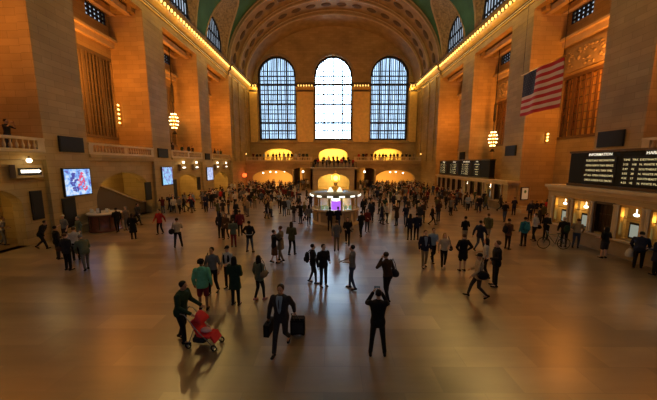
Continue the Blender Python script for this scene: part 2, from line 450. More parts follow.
# back wall of the hall, behind the camera
mb = MB(); arch_wall(mb, -25, 25, 0, 37.2, [(c, h, 9.9, 23.2, 4.0) for c, h in EW], lambda u, z, d: (u, -9 - d, z), .6, n=14)
struct(mb.build('wall_back', STONE))
# outer shell of the aisles beyond
for s in (-1, 1):
    struct(MB().box(s * 25.6, s * 26, -9, 74, 0, 21.3).box(s * 21.7, s * 26, -9.4, -9, 0, 21).build('wall_outer', STONE))
    struct(MB().box(s * 22.6, s * 26, -9, 61, 20.6, 21.0).build('aisle_roof', STONE))
struct(MB().box(-26, 26, 73.6, 74, 0, 9).build('wall_passage', YELLOWGLOW))
struct(MB().box(-26, 26, 61.4, 73.6, 8.7, 9.0).build('ceiling_upper_passage', YELLOWGLOW))
struct(MB().box(-26, 26, 61.1, 73.6, 5.0, 5.3).build('ceiling_passage', YELLOWGLOW))

# cornice
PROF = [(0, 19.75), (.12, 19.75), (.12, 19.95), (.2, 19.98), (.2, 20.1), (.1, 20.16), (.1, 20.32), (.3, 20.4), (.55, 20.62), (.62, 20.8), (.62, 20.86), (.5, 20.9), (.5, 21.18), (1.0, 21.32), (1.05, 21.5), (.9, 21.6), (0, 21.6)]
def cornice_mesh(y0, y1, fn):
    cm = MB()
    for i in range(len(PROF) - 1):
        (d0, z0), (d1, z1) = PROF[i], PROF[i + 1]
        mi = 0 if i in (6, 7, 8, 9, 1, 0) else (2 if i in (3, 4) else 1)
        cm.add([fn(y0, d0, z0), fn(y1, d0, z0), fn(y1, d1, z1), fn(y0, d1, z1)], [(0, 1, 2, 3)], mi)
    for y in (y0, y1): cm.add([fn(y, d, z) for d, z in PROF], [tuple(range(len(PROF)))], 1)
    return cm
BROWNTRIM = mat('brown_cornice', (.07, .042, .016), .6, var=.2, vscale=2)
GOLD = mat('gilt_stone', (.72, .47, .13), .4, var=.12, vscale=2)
ci = 6
for s in (-1, 1):
    for (y0, y1, x) in ((-9, 48.9, HW), (48.9, FAR, HW - .35)):
        cm = cornice_mesh(y0, y1, lambda y, d, z: (s * (x - d), y, z))
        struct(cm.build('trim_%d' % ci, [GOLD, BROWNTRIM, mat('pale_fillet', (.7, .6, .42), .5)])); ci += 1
for a, b in ((-17.95, -15.9), (-7.9, -4.0), (4.0, 7.9), (15.9, 17.95)):
    cm = cornice_mesh(a, b, lambda x, d, z: (x, FAR - d * .8, z))
    cm.box(a + .25, b - .25, FAR - .25, FAR, 9.5, 19.8)
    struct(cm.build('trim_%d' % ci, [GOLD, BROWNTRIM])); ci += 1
def bulb_at(p, label, group):
    global BULB0
    if BULB0 is None:
        BULB0 = MB().ell((0, 0, 0), (.13, .12, .2), 8, 6).mesh('cornice_bulb', [BULB])
    o = bpy.data.objects.new('cornice_lamp', BULB0); COL.objects.link(o); o.location = p
    tag(o, label, 'lamp', group)
BULB0 = None
for s, nm in ((-1, 'left'), (1, 'right')):
    y = 10.0
    while y < 60.2:
        x = HW if y < 48.9 else HW - .35
        seg = next((n_ for lim, n_ in ((17.15, 'before the nearest pier'), (20.25, 'above the nearest pier'), (27.7, 'above the second bay'), (30.8, 'above the second pier'), (38.3, 'above the third bay'), (41.4, 'above the third pier'), (49.0, 'above the last bay'), (99, 'on the solid corner stretch')) if y < lim))
        bulb_at((s * (x - .66), y, 21.05), 'small glowing lamp under the %s cornice, %s' % (nm, seg), '%s cornice lamps %s' % (nm, seg))
        y += .62
for a, b, nm in ((-17.1, -16.0, 'at the left end of'), (-7.6, -4.2, 'left of the middle window on'), (4.2, 7.6, 'right of the middle window on'), (16.0, 17.1, 'at the right end of')):
    n = max(2, round((b - a) / .58))
    for i in range(n):
        bulb_at((a + (b - a) * (i + .5) / n, FAR - .55, 21.05), 'small glowing lamp %s the end wall cornice' % nm, 'cornice lamps %s the end wall' % nm)

# tall grilled windows of the aisles
wn = 30
for s in (-1, 1):
    for k, (a, b) in enumerate(BAYS):
        wz = 14.7 if s < 0 else 12.9; c = b - 3.35; h = 3.3
        o = empty('window_%d' % wn, (s * 21.75, c, 7.3)); wn += 1; struct(o)
        H = wz - 7.3
        MB().box(s * .35, s * .4, -h, h, 0, H).build('pane', mat('dim_glass', (.14, .10, .05), .25) if s < 0 else mat('amber_glass', (.75, .42, .12), .4), o)
        fm = MB(); nb = 18 if s < 0 else 12
        for i in range(nb + 1):
            u = -h + 2 * h * i / nb; t = .05 if i % 5 else .15; fm.box(s * -.02, s * .14, u - t, u + t, 0, H)
        for i in range(9): z = H * i / 8; fm.box(s * .04, s * .1, -h, h, z - .03, z + .03)
        fm.box(s * -.06, s * .2, -h - .1, h + .1, H - .25, H + .05).box(s * -.1, s * .2, -h - .1, h + .1, -.15, .1)
        fm.build('window_frame', mat('bronze_grille', (.17, .13, .075), .45, .1) if s < 0 else mat('dark_bronze_grille', (.13, .07, .03), .45, .3), o)
        o = empty('window_%d' % wn, (s * 21.75, b - 1.2, 17.6)); wn += 1; struct(o)
        MB().box(s * .3, s * .35, -1.1, 1.1, 0, 1.1).build('pane', PANE_L, o)
        fm = MB()
        for i in range(6): u = -1.1 + 2.2 * i / 5; fm.box(0, s * .15, u - .07, u + .07, 0, 1.1)
        for i in range(4): z = 1.1 * i / 3; fm.box(0, s * .15, -1.1, 1.1, z - .07, z + .07)
        fm.build('window_frame', DARK, o)
        if s > 0:   # carved frieze over the right windows
            fz = MB(); fz.box(21.45, 21.7, a + .2, b - .2, 13.2, 15.3)
            for i in range(90):
                fz.ell((21.45, a + .5 + (b - a - 1) * rnd.random(), 14.25 + rnd.uniform(-.8, .8)), (.13, rnd.uniform(.06, .2), rnd.uniform(.06, .2)), 7, 4)
            struct(fz.build('trim_%d' % (40 + k), TRIMD))
# ================================================================== east balcony, stairs
EBY = 57.0
def fn_e(u, z, d): return (u, EBY + d, z)
mb = MB()
LA = [(-12.6, 4.2, 0, 2.0, 1.6), (12.8, 4.0, 0, 2.0, 1.6)]
EX = HW - .35
SO = [(-6.3, 1.75, 0, 3.7, .35), (6.6, 1.75, 0, 3.7, .35)]
arch_wall(mb, -EX, -4.3, 0, 5.0, [LA[0], SO[0]], fn_e, .8, n=14); arch_wall(mb, 4.3, EX, 0, 5.0, [SO[1], LA[1]], fn_e, .8, n=14)
for s in (-1, 1): mb.box(s * 8.45, s * 8.6, EBY + .8, 72, 0, 5.0); mb.box(s * 4.3, s * 4.4, EBY + .8, 72, 0, 5.0)  # side walls added to keep passage light out of the dark openings
mb.box(-EX, -4.3, EBY - .2, FAR, 5.0, 5.4).box(4.3, EX, EBY - .2, FAR, 5.0, 5.4).box(-4.3, 4.3, 58.2, FAR, 5.0, 5.4)
mb.box(-EX, -4.3, EBY - .35, EBY, 4.75, 5.0).box(4.3, EX, EBY - .35, EBY, 4.75, 5.0)
struct(mb.build('wall_east_balcony', STONE))
def balustrade(x0, x1, y, z, name='balustrade'):
    bl = MB(); bl.box(x0, x1, y - .15, y + .15, z, z + .18).box(x0, x1, y - .18, y + .18, z + .72, z + .86)
    n = max(2, int((x1 - x0) / .33)); k = max(1, round((x1 - x0) / 3))
    for i in range(n):
        x = x0 + (x1 - x0) * (i + .5) / n
        bl.lathe([(.05, 0), (.085, .16), (.04, .36), (.06, .54)], (x, y, z + .18), 6)
    for i in range(k + 1):
        x = x0 + .2 + (x1 - x0 - .4) * i / k; bl.box(x - .2, x + .2, y - .16, y + .16, z + .1, z + .75)
    return struct(bl.build(name, TRIM))
balustrade(-EX, -4.3, EBY, 5.4); balustrade(4.3, EX, EBY, 5.4)
# projecting middle landing with its niche
mb = MB()
arch_wall(mb, -4.3, 4.3, 0, 3.9, [(0, 2.9, 0, 1.6, 1.35)], lambda u, z, d: (u, 51.6 + d, z), .8, n=14)
mb.box(-4.3, -3.9, 51.6, 58, 0, 3.9).box(3.9, 4.3, 51.6, 58, 0, 3.9).box(-4.4, 4.4, 51.4, 58.4, 3.9, 4.15)
mb.box(-3.9, 3.9, 57.6, 58, 0, 3.9)
struct(mb.build('wall_stair_landing', DSTONE))
mb = MB()
for i in range(4): mb.box(-4.0, 4.0, 57.4 + i * .3, 58.6, 4.15 + .3 * i, 4.45 + .3 * i)
struct(mb.build('staircase', DSTONE))
bl = MB(); bl.box(-4.3, 4.3, 51.5, 51.6, 5.1, 5.18).box(-4.3, 4.3, 51.5, 51.6, 4.25, 4.3)
for i in range(30): x = -4.25 + 8.5 * i / 29; bl.box(x - .02, x + .02, 51.53, 51.57, 4.15, 5.12)
struct(bl.build('railing', DARK))
light('niche_light', 'POINT', (0, 54.3, 2.0), 1500, (1, .62, .12), .3)
# lamps and pale jambs beside the dark openings
for s in (-1, 1):
    c_ = SO[0 if s < 0 else 1][0]
    for e in (-1, 1):
        struct(MB().lathe([(.22, 0), (.2, .3), (.15, .4), (.14, 3.3), (.22, 3.5), (.22, 3.7)], (c_ + e * 1.95, EBY - .25, 0), 10).build('pillar', TRIM))
    # lamp standard by the stair
    t = empty('lamp_standard', (s * 5.6, 50.3, 0))
    tag(t, 'bronze lamp standard with white globe before the %s dark opening' % ('left' if s < 0 else 'right'), 'lamp', 'lamp standards before the dark openings')
    MB().lathe([(.32, 0), (.3, .2), (.16, .3), (.1, .6), (.07, 1.6), (.09, 3.0), (.16, 3.15)], n=12).build('post', BRONZE, t)
    MB().ell((0, 0, 3.4), (.2, .2, .2), 14, 9).build('globe', WHITELAMP, t)
# warm rooms behind
for s in (-1, 1):
    light('passage_light', 'AREA', (s * 12.6, 66, 4.6), 1800, (1, .50, .12), 8, 8)
    light('upper_passage_light', 'AREA', (s * 11.9, 63.5, 8.4), 520, (1, .70, .16), 6, 3)
light('upper_passage_light', 'AREA', (0, 63.5, 8.4), 620, (1, .74, .2), 6, 3)
struct(MB().box(-26, 26, 65.5, 65.9, 5.3, 8.7).build('passage_wall', YELLOWGLOW))
# wall lamps by the corner pilasters
def wall_lamp(p, nrm, label, n=1, group='wall lamps', gap=.28):
    t = empty('wall_lamp', p); tag(t, label, 'lamp', group); v = Vector(nrm)
    MB().box(-.06, .06, -.06, .06, -.2, gap * (n - 1) + .2).build('bracket', BRASS, t)
    for i in range(n):
        MB().ell(v * .18 + Vector((0, 0, gap * i)), (.075, .075, .09), 8, 6).tube([(0, 0, gap * i - .05), v * .18 + Vector((0, 0, gap * i - .08))], .02, 6).build('bulb', LAMPY, t)
wall_lamp((-17.7, 56, 6.8), (1, 0, 0), 'small wall lamp at the left end of the far balcony')
wall_lamp((17.7, 56, 6.8), (-1, 0, 0), 'small wall lamp at the right end of the far balcony')
wall_lamp((-21.3, 27.75, 8.8), (0, -1, 0), 'vertical string of small bulbs on orange pier left of first chandelier bay', 5, gap=.42)
wall_lamp((20.6, 27.75, 7.1), (0, -1, 0), 'pair of small bulbs on the orange pier behind the flag', 3, gap=.3)
wall_lamp((-17.85, 54.3, 2.6), (1, 0, 0), 'glowing red lamp over the left wall near the far corner')
rl = [o for o in bpy.data.objects if o.get('label', '').startswith('glowing red')][0]
for ch in rl.children:
    if ch.name.startswith('bulb'): bpy.data.objects.remove(ch)
MB().ell((.3, 0, 0), (.42, .42, .42), 12, 8).build('bulb', mat('red_lamp', (1, .15, .05), .5, emit=(1, .12, .02), strength=2.2), rl)
light('red_lamp_light', 'POINT', (-16.9, 54.3, 2.6), 60, (1, .12, .03), .1)

# ================================================================== side bay furnishings (left)
LAMPS = []
def text_mesh(body, size, align='CENTER', bold=0.0):
    c = bpy.data.curves.new('lettering', 'FONT'); c.body = body; c.size = size; c.align_x = align; c.align_y = 'CENTER'; c.resolution_u = 2; c.offset = bold
    o = bpy.data.objects.new('tmp', c); COL.objects.link(o)
    dg = bpy.context.evaluated_depsgraph_get(); me = bpy.data.meshes.new_from_object(o.evaluated_get(dg)); bpy.data.objects.remove(o)
    return [v.co.copy() for v in me.vertices], [tuple(p.vertices) for p in me.polygons]
def put_text(mb, body, size, fn, align='CENTER', bold=0.0, mi=0, sx=1.0):
    """fn(u, v) -> xyz"""
    vs, fs = text_mesh(body, size, align, bold); mb.add([fn(v.x * sx, v.y) for v in vs], fs, mi)
SIGNLIT = mat('lit_sign', (1, 1, 1), .5, emit=(1, .95, .85), strength=1.6)
TEXTY = mat('led_text', (.9, .85, .5), .5, emit=(.95, .82, .40), strength=.8)
TEXTW = mat('white_text', (.9, .9, .8), .5, emit=(1, .95, .75), strength=.8)
def gate_sign(y, label, w=1.25, s=-1):
    t = empty('gate_sign', (s * (HW + .22), y, 4.35)); tag(t, label, 'sign', 'lit gate signs on the left wall')
    m = -s
    MB().box(0, m * .35, -w / 2, w / 2, -.35, .4).build('housing', TRIMD, t)
    MB().box(m * .36, m * .38, -w / 2 + .1, w / 2 - .1, -.18, .22).build('frame', BLACK, t)
    MB().box(m * .385, m * .4, -w / 2 + .22, w / 2 - .3, -.06, .12).add([(m * .4, w / 2 - .3, -.09), (m * .4, w / 2 - .3, .15), (m * .4, w / 2 - .12, .03)], [(0, 1, 2)]).build('lit_arrow_panel', SIGNLIT, t)
    light('gate_lamp_light', 'POINT', (s * (HW - .9), y, 4.7), 18, (1, .66, .2), .08)
    l = empty('globe_lamp', (s * (HW - .12), y + .05, 5.0)); tag(l, label.replace('lit white sign', 'round white lamp above sign').replace(' in dark frame', ''), 'lamp', 'round lamps above the gate signs')
    MB().ell((0, 0, 0), (.13, .13, .13), 10, 7).build('globe', WHITELAMP, l); MB().box(-.03, .03, -.03, .03, .1, .25).build('stem', BRONZE, l)
gate_sign(17.0 - 1.0, 'lit white sign in dark frame on the wall before the nearest left pier', 1.45)
for y, l in ((33.0, 'in third left bay, nearer one'), (36.2, 'in third left bay, farther one'), (43.0, 'in last left bay, nearer one'), (46.6, 'in last left bay, farther one')):
    gate_sign(y, 'lit white sign ' + l, 1.1)
def wall_board(s, y, z0, z1, wd, label, X=HW - .02):
    t = empty('tall_black_panel', (s * X, y, z0)); tag(t, label, 'board', 'tall black boards along the left wall')
    MB().box(0, -s * .08, -wd / 2, wd / 2, 0, z1 - z0).build('frame', DARK, t)
    MB().box(-s * .081, -s * .095, -wd / 2 + .06, wd / 2 - .06, .06, z1 - z0 - .06).build('panel', BLACK, t)
wall_board(-1, 16.45, 1.45, 3.2, .65, 'tall black board on yellow lit wall before the nearest left pier', HW + .24)
wall_board(-1, 26.75, 1.3, 3.05, .9, 'tall black board at the foot of the wall right of the ramp arch', HW + .24)
wall_board(-1, 37.2, 1.3, 3.05, .9, 'tall black board just left of third left pier', HW + .24)
wall_board(-1, 18.2, .0, 2.55, .9, 'black panel for a dark doorway left of the big bright screen', HW - .02)  # black sheets here and below stand for the shade inside open doorways
wall_board(-1, 31.4, .0, 3.05, .8, 'black panel for a dark doorway right of the second bright screen', HW + .24)
# bright advertising screens on the piers
def screen(y, z0, z1, wd, label, kind):
    t = empty('display_screen', (-HW + .02, y, z0)); tag(t, label, 'screen', 'bright screens on the left piers')
    H = z1 - z0
    MB().box(0, .12, -wd / 2 - .07, wd / 2 + .07, -.07, H + .07).build('housing', DARK, t)
    MB().box(.121, .13, -wd / 2, wd / 2, 0, H).build('display', SCR[kind], t)
def screen_mat(name, bg, fig):
    m = bpy.data.materials.new(name); m.use_nodes = True; nt = m.node_tree; L = nt.links.new; b = nt.nodes['Principled BSDF']
    b.inputs['Base Color'].default_value = (.02, .02, .02, 1)
    tc = nt.nodes.new('ShaderNodeTexCoord'); n = nt.nodes.new('ShaderNodeTexNoise'); n.inputs['Scale'].default_value = 3.2; n.inputs['Detail'].default_value = 3
    L(tc.outputs['Object'], n.inputs['Vector']); r = nt.nodes.new('ShaderNodeValToRGB'); e = r.color_ramp
    e.elements[0].position = .36; e.elements[0].color = (*fig[0], 1); e.elements[1].position = .5; e.elements[1].color = (*bg, 1)
    q = e.elements.new(.43); q.color = (*fig[1], 1); q = e.elements.new(.62); q.color = (*fig[2], 1)
    L(n.outputs['Fac'], r.inputs[0]); L(r.outputs[0], b.inputs['Emission Color']); b.inputs['Emission Strength'].default_value = 1.0
    return m
SCR = [screen_mat('screen_a', (.28, .55, .95), ((.12, .12, .45), (.18, .35, .9), (.7, .8, 1.0))),
       screen_mat('screen_b', (.30, .45, .85), ((.25, .05, .25), (.15, .3, .7), (.3, .75, .95))),
       screen_mat('screen_c', (.45, .55, .85), ((.2, .25, .5), (.3, .4, .75), (.65, .75, .95)))]
screen(19.0, 2.68, 4.45, 1.95, 'large bright blue screen on the nearest left pier', 0)
screen(29.6, 2.6, 4.45, 1.75, 'bright blue and pink screen on second left pier', 1)
screen(40.2, 2.5, 4.3, 1.9, 'small pale screen on third left pier from the camera', 2)
# coloured figures shown on the first screen
_scr = [o for o in bpy.data.objects if o.name == 'display_screen'][0]; _rr = random.Random(5)
for nm_, yc, cols in (('red_figure_picture', .28, (.85, .10, .22)), ('navy_figure_picture', -.32, (.06, .08, .42))):
    f = MB()
    for z, w_ in ((1.45, .08), (1.3, .12), (1.15, .2), (1.0, .26), (.85, .22), (.7, .3), (.52, .34), (.36, .3)):
        for q in range(4): f.ell((.131, yc + _rr.uniform(-w_, w_), z + _rr.uniform(-.05, .05)), (.006, _rr.uniform(.05, .11), _rr.uniform(.05, .1)), 8, 5)
    f.build(nm_, mat(nm_, (.05, .02, .04), .5, emit=cols, strength=.9), _scr)
# black rectangular panels high on the piers
for s, nm in ((-1, 'left'), (1, 'right')):
    for k, (y, z0, z1, wd) in enumerate(((18.9, 5.6, 6.62, 1.75), (29.2, 5.45, 6.4, 1.7), (39.8, 5.4, 6.3, 1.5))):
        if s > 0: y += .15; x_ = 0; z0 += .35 - .15 * k; z1 += .4 - .1 * k
        t = empty('loudspeaker_panel', (s * (HW - .02), y, z0))
        tag(t, 'black rectangular panel high on the %s %s pier' % (('nearest', 'second', 'third')[k], nm), 'speaker', 'black panels on the piers')
        MB().box(0, -s * .1, -wd / 2, wd / 2, 0, z1 - z0).build('case', DARK, t)
        g = MB(); g.box(-s * .101, -s * .12, -wd / 2 + .05, wd / 2 - .05, .05, z1 - z0 - .05); g.build('grille', BLACK, t)
# ramp behind the wide arch: parapet and steps falling away from the camera
rb = MB()
rb.prism([(20.3, 0), (27.6, 0), (27.6, 1.0), (26.6, 1.05), (20.3, 3.7)], 19.2, 19.5, lambda u, v, d: (-d, u, v))
struct(rb.build('ramp_parapet', mat('ramp_dark_stone', (.11, .08, .045), .7)))
rl_ = MB(); rl_.prism([(20.3, 3.72), (26.6, 1.07), (27.6, 1.02), (27.6, 1.14), (26.6, 1.2), (20.3, 3.86)], 19.1, 19.6, lambda u, v, d: (-d, u, v))
struct(rl_.build('ramp_handrail', TRIM))
st = MB()
for i in range(18): st.box(-19.5, -21.8, 20.3, 27.3 - i * .38, i * .17, (i + 1) * .17)
struct(st.build('staircase', DSTONE))
# awnings of warm plaster in the far left entries
# round information kiosk
t = empty('round_desk', (-17.15, 19.7, 0)); tag(t, 'round dark red wooden desk at the foot of nearest left pier', 'desk')
MB().lathe([(.98, 0), (.98, .12), (.92, .14), (.92, 1.18), (.95, 1.2)], n=32).build('base', WOOD, t)
MB().lathe([(1.0, 1.2), (1.04, 1.24), (1.04, 1.30), (.98, 1.34)], n=32).build('counter', mat('desk_top_light_stone', (.6, .5, .35), .3), t)
for q in range(10):
    a = 2 * math.pi * q / 10; MB().box(-.03, .03, -.02, .02, .2, 1.1).build('panel_moulding', BRONZE, t).matrix_local = Matrix.Translation((.93 * math.cos(a), .93 * math.sin(a), 0)) @ Matrix.Rotation(a + math.pi / 2, 4, 'Z')
for (x, y, h, c, lb) in ((-.55, -.3, .22, (.5, .5, .45), 'small pale leaflet holder on left of the round desk'), (.1, -.5, .3, (.05, .05, .05), 'dark box in the middle of the round desk top'), (.5, -.2, .24, (.6, .55, .4), 'cream leaflet holder on right of the round desk')):
    o = empty('leaflet_holder', (-17.25 + x, 19.7 + y, 1.34)); tag(o, lb, 'leaflet holder', 'things on the round desk')
    MB().box(-.12, .12, -.06, .06, 0, h).build('case', mat('case_%.2f' % c[0], c, .5), o)
    MB().box(-.1, .1, -.075, -.062, .03, h + .06).build('leaflet', mat('paper', (.8, .78, .7), .6), o)

# ================================================================== ticket booths (right)
def booth(name, y0, y1, X, zt, wins, label):
    """wins: list of (y, half width, lit)"""
    t = empty(name, (X, y0, 0)); tag(t, label, 'ticket booth')
    fn = lambda u, z, d: (d, u - y0, z)
    mb = MB(); ops = [(y, hw, 1.0, 2.62, .05) for y, hw, lit in wins]
    arch_wall(mb, y0, y1, .82, zt - .38, ops, fn, .35, n=6)
    mb.box(.03, HW + .1 - X, .03, .3, 0, zt - .39).box(.03, HW + .1 - X, y1 - y0 - .3, y1 - y0 - .01, 0, zt - .39)
    mb.box(1.2 if X < 16 else .7, 1.3 if X < 16 else .8, 0, y1 - y0, 0, zt - .38)
    mb.build('wall', STONE, t)
    MB().box(-.03, .3, 0, y1 - y0, 0, .82).build('kick_panel', TRIMD, t)
    MB().box(-.22, .35, 0, y1 - y0, .82, .92).build('ledge', TRIM, t)
    c = MB()
    for d, za, zb in ((-.06, zt - .4, zt - .3), (-.14, zt - .3, zt - .17), (-.3, zt - .17, zt)): c.box(d, HW + .1 - X, -.02 + d, y1 - y0 + .02, za, zb)
    c.build('cornice', TRIM, t)
    MB().box(.3, HW + .1 - X, .1, y1 - y0 - .1, zt - .42, zt - .39).build('ceiling', TRIM, t)
    for y, hw, lit in wins:
        yy = y - y0; f = MB()
        for e in (-1, 1): f.box(-.05, .12, yy + e * hw - .05, yy + e * hw + .05, .92, 2.72)
        f.box(-.05, .12, yy - hw, yy + hw, 2.6, 2.74)
        f.box(.1, .16, yy - hw, yy + hw, 2.02, 2.06)
        fr = f.build('window_frame', BRASS if lit else BRONZE, t)
        for e in (-1, 1): MB().lathe([(.1, 0), (.08, .05), (.07, 1.6), (.1, 1.68), (.1, 1.74)], (-.08, yy + e * (hw + .12), .95), 8).build('column', TRIM, t)
        if lit:
            MB().ell((.12, yy - .12, 2.28), (.08, .13, .08), 10, 6).tube([(.12, yy - .12, 2.4), (.12, yy - .12, 2.6)], .02, 6).build('ticket_lamp', WHITELAMP, t)
            light('ticket_window_light', 'POINT', (X + .85, y, 2.1), 20, (1, .6, .17), .15)
            MB().box(.3, .36, yy - .24, yy + .24, 1.1, 1.75).build('information_screen', mat('pale_screen', (.3, .35, .35), .4, emit=(.55, .65, .55), strength=.35), t)
            MB().box(.28, .38, yy - .28, yy + .28, 1.75, 1.85).box(.28, .38, yy - .28, yy + .28, 1.03, 1.1).box(.28, .38, yy - .28, yy - .245, 1.03, 1.85).box(.28, .38, yy + .245, yy + .28, 1.03, 1.85).build('screen_frame', DARK, t)
        else:
            g = MB()
            for i in range(7): g.box(.12, .15, yy - hw + .05 + 2 * (hw - .05) * i / 6 - .012, yy - hw + .05 + 2 * (hw - .05) * i / 6 + .012, .95, 2.6)
            g.box(.2, .24, yy - hw, yy + hw, .95, 2.6); g.build('closed_grille', BRONZE, t)
    return t
booth('ticket_booth', 5.5, 18.9, 14.35, 3.45, [(17.75, .5, 1), (16.3, .5, 1), (14.95, .5, 0), (13.6, .5, 1), (12.2, .5, 1), (10.8, .5, 0)], 'long stone ticket booth with glowing yellow windows under the big departures board')
booth('ticket_booth', 27.9, 46.5, 17.35, 3.08, [(29.5 + i * 1.75, .55, 1 if i in (1, 4) else 0) for i in range(10)], 'far ticket booth with dark grilles and two lit windows, on the right wall')
def board(X, y0, y1, z0, z1, panels, label, name='departures_board'):
    t = empty(name, (X, y0, z0)); tag(t, label, 'departures board', 'black departures boards'); H = z1 - z0; Lh = y1 - y0
    MB().box(0, .6, 0, Lh, 0, H).build('housing', mat('board_black', (.010, .011, .010), .7, spec=.2), t)
    fr = MB(); fr.box(-.06, .65, -.05, Lh + .05, -.12, .04).box(-.06, .65, -.05, Lh + .05, H - .04, H + .08); fr.build('frame', BRONZE, t)
    for (ya, yb, header, rows) in panels:     # ya > yb: text runs towards the camera
        ya -= y0; yb -= y0; wd = ya - yb; cy = (ya + yb) / 2
        MB().box(-.02, -.005, yb + .04, ya - .04, .16, H - .3).build('screen', BLACK, t)
        tm = MB(); X_ = -.03
        put_text(tm, header, .2 if wd > 1.6 else .15, lambda u, v: (X_, cy - u, H - .17 + v), bold=.006)
        tm.build('header_lettering', TEXTW, t)
        tm = MB(); n = len(rows); rh = (H - .52) / n
        for i, r in enumerate(rows):
            z = H - .42 - rh * (i + .3)
            if isinstance(r, str): put_text(tm, r, rh * .54, lambda u, v: (X_, cy - u, z + v), bold=.0, sx=min(1.0, wd * .9 / (len(r) * rh * .54 * .62)))
            else:
                for fx, tx in zip((.02, .14, .24) if wd > 3 else (.04, .24, .38), r): put_text(tm, tx, rh * .58, lambda u, v: (X_, ya - .05 - fx * wd - u, z + v), 'LEFT', .0, sx=1.1)
        tm.build('row_lettering', TEXTY, t)
ROWS = [('TIME', 'TRK', 'DESTINATION'), ('3:25', '108', 'N. WHITE PLAINS'), ('3:47', '42', 'SOUTHEAST'), ('3:55', '38', 'N. WHITE PLAINS'), ('4:22', '17', 'SOUTHEAST'), ('4:25', '42', 'N. WHITE PLAINS')]
board(14.6, 8.9, 17.75, 3.57, 5.5, [(16.8, 14.85, 'INFORMATION', ['TICKETS AND INFORMATION', 'METRO NORTH TRAIN SERVICE', 'SCHEDULES AND TRAIN TIMES', 'AT ALL OPEN WINDOWS', 'CHECK SCREENS FOR TRACKS']),
      (14.65, 11.2, 'HARLEM LINE', ROWS), (11.0, 9.0, 'HUDSON', ROWS)], 'near black departures board with HARLEM heading on top of the ticket booth')
R2 = [('2:%02d' % (10 + 7 * i), '%d' % (14 + 9 * i % 30), 'STAMFORD') for i in range(6)]
board(17.3, 31.3, 45.5, 3.22, 5.25, [(45.2, 42.5, 'HARLEM', R2), (41.5, 38.8, 'HUDSON', R2), (38.0, 35.3, 'NEW HAVEN LINE', R2), (34.8, 33.2, 'TRAINS', ['INFORMATION', 'SERVICE', 'SCHEDULES', 'TICKETS', 'TRACKS'])], 'far black departures board with several panels above far right booth')
# poster on the orange pier behind the near booth
t = empty('poster', (18.9, 27.69, 1.2)); tag(t, 'small lit cream poster with green mark low on the orange pier', 'poster')
MB().box(-.38, .38, -.1, 0, 0, 1.3).build('frame', BRONZE, t); MB().box(-.3, .3, -.12, -.1, .08, 1.22).build('sheet', mat('poster_sheet', (.7, .62, .4), .6, emit=(1, .8, .45), strength=.12), t)
MB().ell((0, -.125, .85), (.12, .008, .16), 10, 6).build('green_mark', mat('poster_green', (.15, .3, .05), .6), t)
# low stone steps against the pier where people sit
mb = MB(); mb.box(18.0, 22.2, 26.6, 27.6, 0, .35).box(18.3, 22.2, 27.0, 27.6, .35, .62)
struct(mb.build('stone_bench_step', TRIM))

# ================================================================== information booth with the clock
t = empty('information_booth', (-.25, 22.5, 0)); tag(t, 'round information booth with golden clock in the middle of the hall', 'booth')
MB().lathe([(1.9, 0), (1.9, .15), (1.82, .18), (1.82, 1.12), (1.88, 1.16)], n=32).build('base', TRIM, t)
for q in range(12):
    a = 2 * math.pi * q / 12; o = MB().box(-.3, .3, -.03, .01, .3, 1.0).build('base_panel', TRIMD, t); o.matrix_local = Matrix.Translation((1.83 * math.cos(a), 1.83 * math.sin(a), 0)) @ Matrix.Rotation(a + math.pi / 2, 4, 'Z')
MB().lathe([(1.7, 1.16), (2.0, 1.17), (2.0, 1.24), (1.7, 1.25)], n=32).build('counter', mat('counter_marble', (.5, .42, .3), .2), t)
for q in range(12):
    a = 2 * math.pi * (q + .5) / 12; o = MB().box(-.04, .04, -.04, .04, 1.24, 2.25).build('mullion', BRASS, t); o.location = (1.78 * math.cos(a), 1.78 * math.sin(a), 0); o.rotation_euler.z = a
GL = bpy.data.materials.new('booth_glass'); GL.use_nodes = True
_b = GL.node_tree.nodes['Principled BSDF']; _b.inputs['Transmission Weight'].default_value = 1; _b.inputs['Roughness'].default_value = .02; _b.inputs['IOR'].default_value = 1.1
MB().lathe([(1.76, 1.25), (1.76, 2.25)], n=24, caps=False).build('glass', GL, t)
MB().lathe([(1.95, 2.22), (2.02, 2.26), (2.05, 2.42), (1.95, 2.5), (1.2, 2.62), (.5, 2.68)], n=32).build('roof', mat('grey_green_roof', (.22, .24, .2), .5), t)
for q in range(14):
    a = 2 * math.pi * q / 14; o = MB().box(-.2, .2, -.04, .04, 2.28, 2.4).build('strip_lamp', mat('strip_lamp_white', (1, 1, .9), .5, emit=(.95, 1, .85), strength=1.8), t); o.location = (2.04 * math.cos(a), 2.04 * math.sin(a), 0); o.rotation_euler.z = a + math.pi / 2
for dx in (-.42, .3):
    MB().lathe([(.24, 0), (.05, .34)], (dx, -1.0, 2.66), 14).build('cone_lamp', mat('cone_lamp_white', (1, .95, .8), .5, emit=(1, .85, .55), strength=1.5), t)
MB().lathe([(.7, 0), (.7, .12), (.5, .16), (.3, .3), (.16, .36), (.12, .55), (.2, .62), (.1, .7)], (0, 0, 2.64), 20).build('clock_pedestal', BRASS, t)
ck = MB().ell((0, 0, 3.68), (.33, .33, .36), 20, 12).build('clock', mat('clock_gold', (.8, .55, .12), .3, .0, emit=(1, .60, .06), strength=1.1), t)
